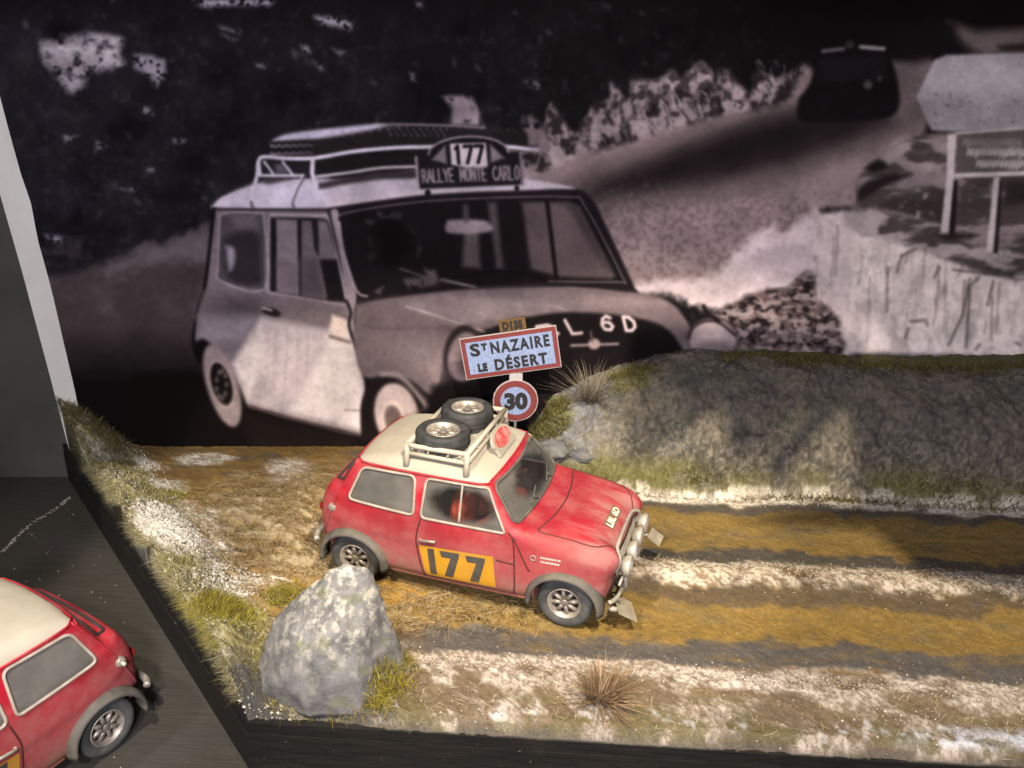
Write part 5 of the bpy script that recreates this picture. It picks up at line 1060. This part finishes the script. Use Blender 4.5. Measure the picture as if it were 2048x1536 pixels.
def plate(name, cx, cz, w, h, rot, depth, m_edge, m_rim, m_face, rim, parent, tris=None, y0=0.0):
    rt = Matrix.Rotation(-rot, 3, 'Y')
    def q(hw, hh, y_): return [tuple(rt @ Vector((sx * hw, y_, sz * hh)) + Vector((cx, 0, cz - SGZ))) for sx, sz in ((-1, -1), (1, -1), (1, 1), (-1, 1))]
    V = q(w / 2, h / 2, y0) + q(w / 2, h / 2, y0 + depth)
    p = mesh_obj(name, V, [(0, 1, 2, 3), (7, 6, 5, 4), (0, 4, 5, 1), (1, 5, 6, 2), (2, 6, 7, 3), (3, 7, 4, 0)], m_edge, parent, False)
    if m_rim: mesh_obj('border', q(w / 2 - .008, h / 2 - .008, y0 - .003), [(0, 1, 2, 3)], m_rim, p, False)
    mesh_obj('face', q(w / 2 - rim, h / 2 - rim, y0 - .006), [(0, 1, 2, 3)], m_face, p, False)
    return p, rt, Vector((cx, 0, cz - SGZ))
def letters(p, rt, c0, txt, size, off, x, z, m, name='lettering', sp=1.0, y_=-.010, align='LEFT', wide=1.0, x1=None):
    V, Fs = text_mesh(txt, size, off, 0, sp, align); vx = [v[0] for v in V]
    if x1 is not None: wide = (x1 - x) / (max(vx) - min(vx)); V = [(v[0] - min(vx), v[1], 0) for v in V]
    mesh_obj(name, [tuple(rt @ Vector((x + v[0] * wide, y_, z + v[1])) + c0) for v in V], [f for f in Fs], m, p, False)
SR = math.atan2(.175, 1.07)
p, rt, c0 = plate('town_board', .125 - SX + .0, 1.425, 1.10, .505, SR, .016, M_CARD, M_SRED, M_SWH, .058, sign)
letters(p, rt, c0, 'S', .200, .008, -.450, .030, M_SBK, x1=-.335); letters(p, rt, c0, 'T', .105, .009, -.318, .085, M_SBK, x1=-.252); letters(p, rt, c0, 'NAZAIRE', .188, .008, -.215, .030, M_SBK, sp=1.25, x1=.455)
letters(p, rt, c0, 'LE', .122, .010, -.395, -.165, M_SBK, sp=1.2, x1=-.285); letters(p, rt, c0, 'D\u00c9SERT', .178, .008, -.200, -.175, M_SBK, sp=1.22, x1=.405)
p, rt, c0 = plate('road_number_plate', .14 - SX, 1.762, .30, .135, SR, .014, M_SYE, None, M_SYE, .010, sign, y0=.004)
letters(p, rt, c0, 'D135', .125, .009, -.115, -.042, M_SBK, sp=1.05, y_=-.008, x1=.115)
def disc(r, y_, n=40, jit=0.0):
    rg = random.Random(8); return [((r + rg.uniform(-jit, jit)) * math.cos(2 * math.pi * k / n), y_, (r + rg.uniform(-jit, jit)) * math.sin(2 * math.pi * k / n)) for k in range(n)]
cz = .835 - SGZ; cxs = .19 - SX; D0, D1 = disc(.262, .0, 40, .004), disc(.262, .016, 40, .004)
sd = mesh_obj('speed_disc', [(x + cxs, y, z + cz) for x, y, z in D0 + D1], [tuple(range(40)), tuple(range(79, 39, -1))] + [(i, 40 + i, 40 + (i + 1) % 40, (i + 1) % 40) for i in range(40)], M_CARD, sign, False)
for r_, y_, m, nm in ((.252, -.004, M_SRED, 'border'), (.176, -.007, M_SWH, 'face')): mesh_obj(nm, [(x + cxs, y, z + cz) for x, y, z in disc(r_, y_)], [tuple(range(40))], m, sd, False)
letters(sd, Matrix.Rotation(R_(-3), 3, 'Y'), Vector((cxs, 0, cz)), '30', .265, .016, 0, -.092, M_SBK, y_=-.011, align='CENTER')
MB().box((cxs, .01, 1.115 - SGZ), (.15, .014, .12)).build('joining_strip', M_CARD, sign, False)
# ================================================================ the boulder in front
def hull_rock(name, pts, seed, cuts, amp, m):
    bm = bmesh.new()
    for p_ in pts: bm.verts.new(p_)
    r = bmesh.ops.convex_hull(bm, input=bm.verts[:]); bmesh.ops.delete(bm, geom=[g for g in r['geom_interior'] if isinstance(g, bmesh.types.BMVert)], context='VERTS')
    bmesh.ops.triangulate(bm, faces=bm.faces[:]); bmesh.ops.subdivide_edges(bm, edges=bm.edges[:], cuts=cuts, use_grid_fill=True)
    for _ in range(1): bmesh.ops.smooth_vert(bm, verts=bm.verts[:], factor=.15, use_axis_x=True, use_axis_y=True, use_axis_z=True)
    bm.normal_update(); from mathutils import noise as mn
    o_ = Vector((seed * 3.1, seed * 1.7, 0))
    for v in bm.verts:
        p_ = v.co + o_; d = amp * (mn.fractal(p_ * 2.6, .9, 2.1, 5) * .8 - abs(mn.noise(p_ * 5.5)) * .55 + (mn.cell(p_ * 3.4) - .5) * .28 + mn.noise(p_ * 17) * .12 + mn.noise(p_ * 36) * .07); v.co += v.normal * d
    bm.normal_update(); me = bpy.data.meshes.new(name); bm.to_mesh(me); bm.free(); me.materials.append(m); me.polygons.foreach_set('use_smooth', [True] * len(me.polygons)); return link(bpy.data.objects.new(name, me))
t = NT('dry_brushed_rock'); f = t.noise(3.2, 7, .68); g = t.noise(11, 5, .7); k = t.noise(1.6, 3); ge = t.n('NewGeometry'); up = t.sep(ge.outputs['Normal'])[2]
c = t.mix(t.ramp(f, .32, .68), (.085, .084, .087), (.215, .212, .212)); c = t.mix(t.mul(t.ramp(k, .45, .65), .6), c, (.105, .103, .114)); c = t.mix(t.mul(t.ramp(g, .45, .66), t.ramp(t.sep()[2], .25, .8, .20, .95)), c, (.46, .445, .375)); c = t.mix(t.mul(t.ramp(t.noise(7, 4), .56, .68), .55), c, (.12, .13, .06))
t.bsdf(c, .8, 0, t.bump(t.add(t.mul(f, .7), t.mul(g, .4)), .7, .03), .25); M_ROCK = t.m
RP = [(-.90, -1.62, 1.02), (-1.04, -1.66, .97), (-.73, -1.60, .98), (-1.24, -1.68, .80), (-.62, -1.58, .72), (-1.50, -1.72, .50), (-1.66, -1.82, .12), (-1.60, -1.95, -.04), (-1.30, -2.12, .30), (-.98, -2.10, .55), (-1.1, -2.17, -.04), (-.74, -2.08, .30), (-.72, -2.12, -.04), (-.50, -1.62, .28), (-.44, -1.6, -.04), (-.85, -1.25, .35), (-.9, -1.1, -.04), (-1.35, -1.3, .30), (-1.45, -1.2, -.04)]
rk = hull_rock('boulder', [(x + .95, y + 1.7, z) for x, y, z in RP], 6, 12, .034, M_ROCK); rk.location = (-.95, -1.70, .02); tag(rk, 'large grey pointed boulder with pale lichen in front of the rear wheel', 'rock')
# stones at the near end of the bank
rs = random.Random(12)
for i, (x, y, r, lab) in enumerate([(.62, 1.86, .24, 'bluish grey stone jutting from the bank below the round speed sign'), (.98, 1.80, .15, 'small grey stone on the bank just behind the bonnet'), (.36, 1.98, .13, 'small pale stone at the very tip of the bank beside the sign post')]):
    pts = [(r * 1.25 * math.cos(a) * math.cos(b), r * .8 * math.sin(a) * math.cos(b), r * .75 * math.sin(b)) for a in np.linspace(0, 6.28, 8)[:-1] for b in (-.6, .15, .8)] + [(0, 0, r * .8)]
    pts = [(a * rs.uniform(.75, 1.1), b * rs.uniform(.75, 1.1), c_ * rs.uniform(.75, 1.1)) for a, b, c_ in pts]
    o = hull_rock('bank_stone', pts, 20 + i, 5, .05, M_ROCK); o.location = (x, y, hg(x, y) + r * .12); tag(o, lab, 'rock', 'stones in the bank')
# ================================================================ grass, tufts, fibres, grains
def blades(name, P, Ln, wd, lean_dir, lean, col, parent=None, kind=None, curl=.5, rough=.8):
    """one bent ribbon per root: four vertices along, three quads"""
    n = len(P); rg = np.random.default_rng(len(name) * 7 + n)
    P = np.asarray(P, float); ld = np.asarray(lean_dir, float); sd = np.stack([-ld[:, 1], ld[:, 0], np.zeros(n)], 1); jr = rg.uniform(0, 6.28, n); sd = np.stack([np.cos(jr), np.sin(jr), np.zeros(n)], 1)
    V = np.zeros((n, 7, 3)); ts = [0, .4, .75, 1.0]
    for k, t_ in enumerate(ts):
        out = lean * (t_ + curl * t_ * t_) ; up = t_ * np.sqrt(np.clip(1 - np.minimum(lean, .98) ** 2, .03, 1)) - .25 * curl * lean * t_ * t_
        c_ = P + np.stack([ld[:, 0] * out, ld[:, 1] * out, up], 1) * Ln[:, None]; w_ = (wd * (1 - .8 * t_))[:, None] * sd
        if k < 3: V[:, 2 * k] = c_ - w_; V[:, 2 * k + 1] = c_ + w_
        else: V[:, 6] = c_
    b = np.arange(n)[:, None] * 7
    T = np.concatenate([b + np.array(q_) for q_ in ((0, 1, 3), (0, 3, 2), (2, 3, 5), (2, 5, 4), (4, 5, 6))])
    C = np.repeat(np.asarray(col)[:, None, :], 7, 1) * np.array([.55, .55, .85, .85, 1.05, 1.05, 1.15])[None, :, None]
    o = mesh_obj(name, V.reshape(-1, 3), T, M_FIB, parent, True, C.reshape(-1, 3))
    if kind: o['kind'] = kind
    return o
t = NT('fibre'); at = t.n('VertexColor'); at.layer_name = 'col'; b = t.bsdf(at.outputs[0], .75, 0, None, .2); M_FIB = t.m
rng = np.random.default_rng(77)
def scatter(n, fn, box):
    """n random ground points weighted by fn(x, y) in 0..1"""
    out = []; tot = 0
    while tot < n:
        x = rng.uniform(box[0], box[1], 20000); y = rng.uniform(box[2], box[3], 20000); d, tl = left_coords(x, y); k = (rng.random(20000) < fn(x, y, d, tl)) & (d > .01) & (y > -2.17) & (y < yb(x) - .03); out.append(np.stack([x[k], y[k]], 1)); tot += k.sum()
        if len(out) > 400: break
    P = np.concatenate(out)[:n]; return np.c_[P, hgt(P[:, 0], P[:, 1]) - .004]
def lerp_cols(n, cols, rg=rng):
    c = np.array(cols); i = rg.integers(0, len(c), n); return c[i] * rg.uniform(.7, 1.25, (n, 1))
def updir(n): a = rng.uniform(0, 6.283, n); return np.stack([np.cos(a), np.sin(a)], 1)
def clump(x, y, s=3.1, ph=0): return .5 + .5 * np.sin(x * s + 1.3 * np.sin(y * s * 1.3 + ph)) * np.cos(y * s * 1.1 + ph + np.sin(x * s * .9))
# short static grass on the slanted left verge, thick on the block against the backdrop
gf = lambda x, y, d, tl: np.clip(np.where(tl > .80, 3.0, .75) * (d < .62 - .25 * clump(x, y)) * (.25 + .75 * clump(x, y, 5.3, 1)) * np.where(np.hypot((tl - .475) / .09, (d - .33) / .27) < 1, .06, 1) * (tl > .03), 0, 1)
P = scatter(15000, gf, (-5.4, -1.3, -2.2, 2.1)); n = len(P); d_, tl_ = left_coords(P[:, 0], P[:, 1])
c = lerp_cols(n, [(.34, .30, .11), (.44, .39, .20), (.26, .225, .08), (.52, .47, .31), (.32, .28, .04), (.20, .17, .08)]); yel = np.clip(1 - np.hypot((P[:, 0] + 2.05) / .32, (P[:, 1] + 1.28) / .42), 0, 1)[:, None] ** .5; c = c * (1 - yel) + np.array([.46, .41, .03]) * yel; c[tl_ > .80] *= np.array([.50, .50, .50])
ld = updir(n); ld[:, 0] -= .25; ld[:, 1] -= .1; ld /= np.linalg.norm(ld, axis=1)[:, None]
tag(blades('verge_grass', P, rng.uniform(.02, .080, n) * np.where(tl_ > .80, 1.9, 1.0), rng.uniform(.0018, .0038, n), ld, rng.uniform(.3, .97, n), c, kind='stuff'), 'short olive grass along the slanted left edge of the base', 'grass')
te = rng.random(5200); ed = np.stack([FL[0] + EDX * te, FL[1] + EDY * te], 1) + np.array([EDY, -EDX]) / EL * rng.uniform(.012, .09, 5200)[:, None]; ed = ed[(te > .02) & (clump(ed[:, 0], ed[:, 1], 6.1) > .15)]; n = len(ed)
P = np.c_[ed, hgt(ed[:, 0], ed[:, 1]) - .012]; a_ = math.atan2(EDX, -EDY) + rng.normal(0, .6, n); tt_ = left_coords(ed[:, 0], ed[:, 1])[1]
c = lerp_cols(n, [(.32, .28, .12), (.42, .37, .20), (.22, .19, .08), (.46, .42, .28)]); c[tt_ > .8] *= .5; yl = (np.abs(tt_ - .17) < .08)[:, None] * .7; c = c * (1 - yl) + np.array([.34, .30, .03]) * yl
tag(blades('edge_grass', P, rng.uniform(.03, .095, n), rng.uniform(.0018, .0035, n), np.stack([np.cos(a_), np.sin(a_)], 1), rng.uniform(.6, .98, n), c, kind='stuff', curl=1.1), 'fringe of dry grass hanging over the slanted edge of the base', 'grass')
P = scatter(6200, lambda x, y, d, tl: np.clip(np.maximum.reduce([1.2 - np.hypot((x + .66) / .24, (y + 1.80) / .34), 1.1 - np.hypot((x + 1.74) / .22, (y + .70) / .17), 1.1 - np.hypot((x + 2.1) / .25, (y + 1.25) / .3), .22 * (np.abs(np.hypot((x + 1.02) / .62, (y + 1.72) / .46) - 1) < .10)]), 0, 1), (-2.6, -.2, -2.2, -.3)); n = len(P)
hb = np.clip(1 - np.hypot((P[:, 0] + .66) / .26, (P[:, 1] + 1.80) / .36), 0, 1); P[:, 2] += hb * rng.uniform(0, .34, n)
tag(blades('mossy_grass', P, rng.uniform(.04, .12, n), rng.uniform(.002, .0042, n), updir(n), rng.uniform(.2, .9, n), lerp_cols(n, [(.28, .24, .02), (.20, .165, .016), (.33, .28, .05), (.13, .10, .02), (.26, .22, .08)]), kind='stuff'), 'bright yellow green moss fibres beside the boulder', 'grass')
P = scatter(9000, lambda x, y, d, tl: np.clip((np.exp(-((y - 1.62) / .09) ** 2) * (.35 + .65 * clump(x, y, 2.4)) * (x > .5) * np.where(x < 2.0, 1.0, .8) + np.exp(-((y - 2.64) / .08) ** 2) * (x > 2.6) * .5 + (np.hypot((x - .55) / .28, (y - 2.25) / .25) < 1) * .9 + (np.hypot((x - 1.5) / .3, (y - 2.4) / .2) < 1) * .6), 0, 1), (.2, 7.0, 1.3, 3.0)); n = len(P)
tag(blades('bank_grass', P, rng.uniform(.05, .13, n), rng.uniform(.003, .006, n), updir(n), rng.uniform(.3, .9, n), lerp_cols(n, [(.15, .135, .028), (.11, .10, .03), (.19, .165, .045), (.09, .08, .025)]), kind='stuff'), 'low mossy grass at the foot and crest of the bank', 'grass')
P = scatter(3000, lambda x, y, d, tl: np.clip((y < -1.42) * (.2 + .8 * clump(x, y, 3.3, 2)) * (x > -.6) + np.exp(-((y - .02) / .13) ** 2) * (x > 1.3) * .35, 0, 1), (-.8, 6.0, -2.2, .4)); n = len(P)
tag(blades('withered_grass', P, rng.uniform(.03, .085, n), rng.uniform(.0018, .0035, n), updir(n), rng.uniform(.55, .98, n), lerp_cols(n, [(.30, .22, .13), (.42, .34, .22), (.20, .14, .08), (.5, .43, .33)]), kind='stuff'), 'flattened straw coloured grass on the front shoulder of the road', 'grass')
# two dry tufts
def tuft(x, y, n, L, label, cols, wd=.0045, bunch=.05):
    a = rng.uniform(0, 6.283, n); r = np.sqrt(rng.random(n)) * bunch; z0 = hg(x, y); P = np.stack([r * np.cos(a), r * np.sin(a), np.full(n, -.02)], 1); a2 = a + rng.normal(0, .8, n); ld = np.stack([np.cos(a2) + .25, np.sin(a2)], 1); ld /= np.linalg.norm(ld, axis=1)[:, None]
    o = blades('grass_tuft', P, L * rng.uniform(.3, 1.15, n), np.full(n, wd) * rng.uniform(.7, 1.3, n), ld, rng.uniform(.12, .95, n), lerp_cols(n, cols), curl=.55); o.location = (x, y, z0); return tag(o, label, 'grass tuft', 'dry grass tufts')
tuft(1.06, 2.30, 420, .50, 'spiky dry grass tuft at the top end of the bank beside the town sign', [(.20, .17, .115), (.15, .125, .08), (.27, .23, .16)], .004, .07)
tuft(1.12, -1.84, 520, .34, 'spiky brown grass tuft on the front shoulder of the road', [(.22, .14, .07), (.30, .20, .11), (.16, .10, .05), (.36, .26, .16)], .0055, .07)
# wool fibres teased out behind the wheels
def fibres(name, n, fn, box, cols, label, lift):
    P = scatter(n, fn, box); n = len(P); K = 11; a = rng.uniform(0, 6.283, n); kap = rng.normal(0, 5.0, n); st = rng.uniform(.010, .026, n); V = np.zeros((n, K, 2, 3)); p = P[:, :2].copy(); hz = rng.uniform(.004, 1, n) ** 1.8 * lift; ph = rng.uniform(0, 6.28, n); w = rng.uniform(.0008, .0017, n)
    for k in range(K):
        g_ = hgt(p[:, 0], p[:, 1]); z = g_ + .006 + hz * (.6 + .4 * np.sin(ph + k * .55)) * math.sin(math.pi * (k + .6) / K) ** .5; nx_, ny_ = -np.sin(a), np.cos(a)
        V[:, k, 0] = np.stack([p[:, 0] + nx_ * w, p[:, 1] + ny_ * w, z], 1); V[:, k, 1] = np.stack([p[:, 0] - nx_ * w, p[:, 1] - ny_ * w, z + .002], 1)
        p += np.stack([np.cos(a), np.sin(a)], 1) * st[:, None]; a = a + kap * st + rng.normal(0, .16, n)
    b = np.arange(n)[:, None] * (2 * K); Q_ = np.concatenate([b + np.array((2 * k, 2 * k + 1, 2 * k + 3, 2 * k + 2)) for k in range(K - 1)]); c = np.repeat(lerp_cols(n, cols)[:, None, :], 2 * K, 1)
    return tag(mesh_obj(name, V.reshape(-1, 3), Q_, M_FIB, None, True, c.reshape(-1, 3)), label, 'fibres', kind='stuff')
def wool(x, y, d, tl):
    e = np.maximum.reduce([1.25 - np.hypot((x + 2.35) / .85, (y - .65) / .95), 1.2 - np.hypot((x + 1.75) / .6, (y + .05) / .7), 1.15 - np.hypot((x + .3) / 1.0, (y + .72) / .32)]); return np.clip(e * 1.6, 0, 1) * (.3 + .7 * clump(x, y, 3.7, .4)) * (d > .62)
fibres('wool_fibres', 6500, wool, (-3.6, .9, -1.2, 1.8), [(.27, .19, .085), (.34, .26, .14), (.23, .16, .07), (.38, .30, .18), (.25, .155, .05)], 'ochre wool fibres imitating churned mud trailing behind the car', .022)
# grit and snow grains
def grains(name, n, fn, box, size, cols, label):
    P = scatter(n, fn, box); n = len(P); s_ = size * rng.uniform(.45, 1.25, n) ** 1.3; base = np.array([(1, 0, 0), (-.5, .87, 0), (-.5, -.87, 0), (0, 0, 1), (0, 0, -1)]); a = rng.uniform(0, 6.28, n); ca, sa = np.cos(a), np.sin(a)
    B = base[None] * rng.uniform(.6, 1.3, (n, 5, 1)); V = np.stack([B[..., 0] * ca[:, None] - B[..., 1] * sa[:, None], B[..., 0] * sa[:, None] + B[..., 1] * ca[:, None], B[..., 2]], -1) * s_[:, None, None] + P[:, None, :] + np.array([0, 0, .004])
    b = np.arange(n)[:, None] * 5; T = np.concatenate([b + np.array(q_) for q_ in ((0, 1, 3), (1, 2, 3), (2, 0, 3), (1, 0, 4), (2, 1, 4), (0, 2, 4))]); c = np.repeat(lerp_cols(n, cols)[:, None, :], 5, 1)
    return tag(mesh_obj(name, V.reshape(-1, 3), T, M_FIB, None, False, c.reshape(-1, 3)), label, 'grains', kind='stuff')
SNOW = [(.52, .46, .37), (.58, .52, .43), (.42, .36, .27), (.64, .59, .50)]
grains('snow_grains', 6000, lambda x, y, d, tl: np.clip(np.exp(-((y - .02) / .15) ** 2) * (x > .9) + np.exp(-((y - 1.53) / .10) ** 2) * (x > .4) + np.exp(-((y + 1.46) / .12) ** 2) * (x > -.7) * .8 + .10 * (y < -1.4) * (x > -.6), 0, 1), (-.8, 6.6, -2.2, 1.8), .0075, SNOW, 'pale grains of snow and grit strewn along the ruts')
grains('verge_snow', 5000, lambda x, y, d, tl: np.clip(1.3 - np.hypot((tl - .475) / .10, (d - .33) / .28), 0, 1) + .4 * np.clip(1.2 - np.hypot((x + 4.35) / .4, (y - 1.62) / .2), 0, 1)  + .5 * (np.hypot((x + 2.3) / .3, (y + .6) / .35) < 1), (-5, -1.5, -1.2, 2.1), .0095, [(.76, .74, .66), (.70, .69, .66), (.80, .76, .66)], 'crumbs of snow lying on the left verge')
grains('bank_grit', 6000, lambda x, y, d, tl: np.clip(np.exp(-((y - 1.75) / .22) ** 2) * (.3 + .7 * clump(x, y, 4.1, .7)) + .12, 0, 1), (.4, 6.5, 1.5, 2.7), .0065, [(.42, .38, .30), (.30, .27, .21), (.50, .46, .38), (.10, .09, .08)], 'pale grit clinging to the lower face of the bank')
grains('verge_rubble', 5200, lambda x, y, d, tl: np.clip(1.1 - d / .75, 0, 1) * (.25 + .75 * clump(x, y, 4.4, 2.2)), (-5.3, -1.2, -2.2, 2.1), .013, [(.50, .46, .36), (.36, .32, .22), (.24, .22, .17), (.60, .57, .48), (.13, .12, .09)], 'pale and grey crumbs of rubble along the slanted left verge')
grains('road_grit', 9000, lambda x, y, d, tl: np.clip(.25 + .75 * clump(x, y, 2.1, 3), 0, 1) * np.where(y > 1.5, .5, 1), (-3, 6.6, -2.1, 2.7), .0065, [(.06, .05, .04), (.12, .09, .05), (.35, .28, .16), (.20, .15, .08)], 'dark and ochre grit scattered over the road')
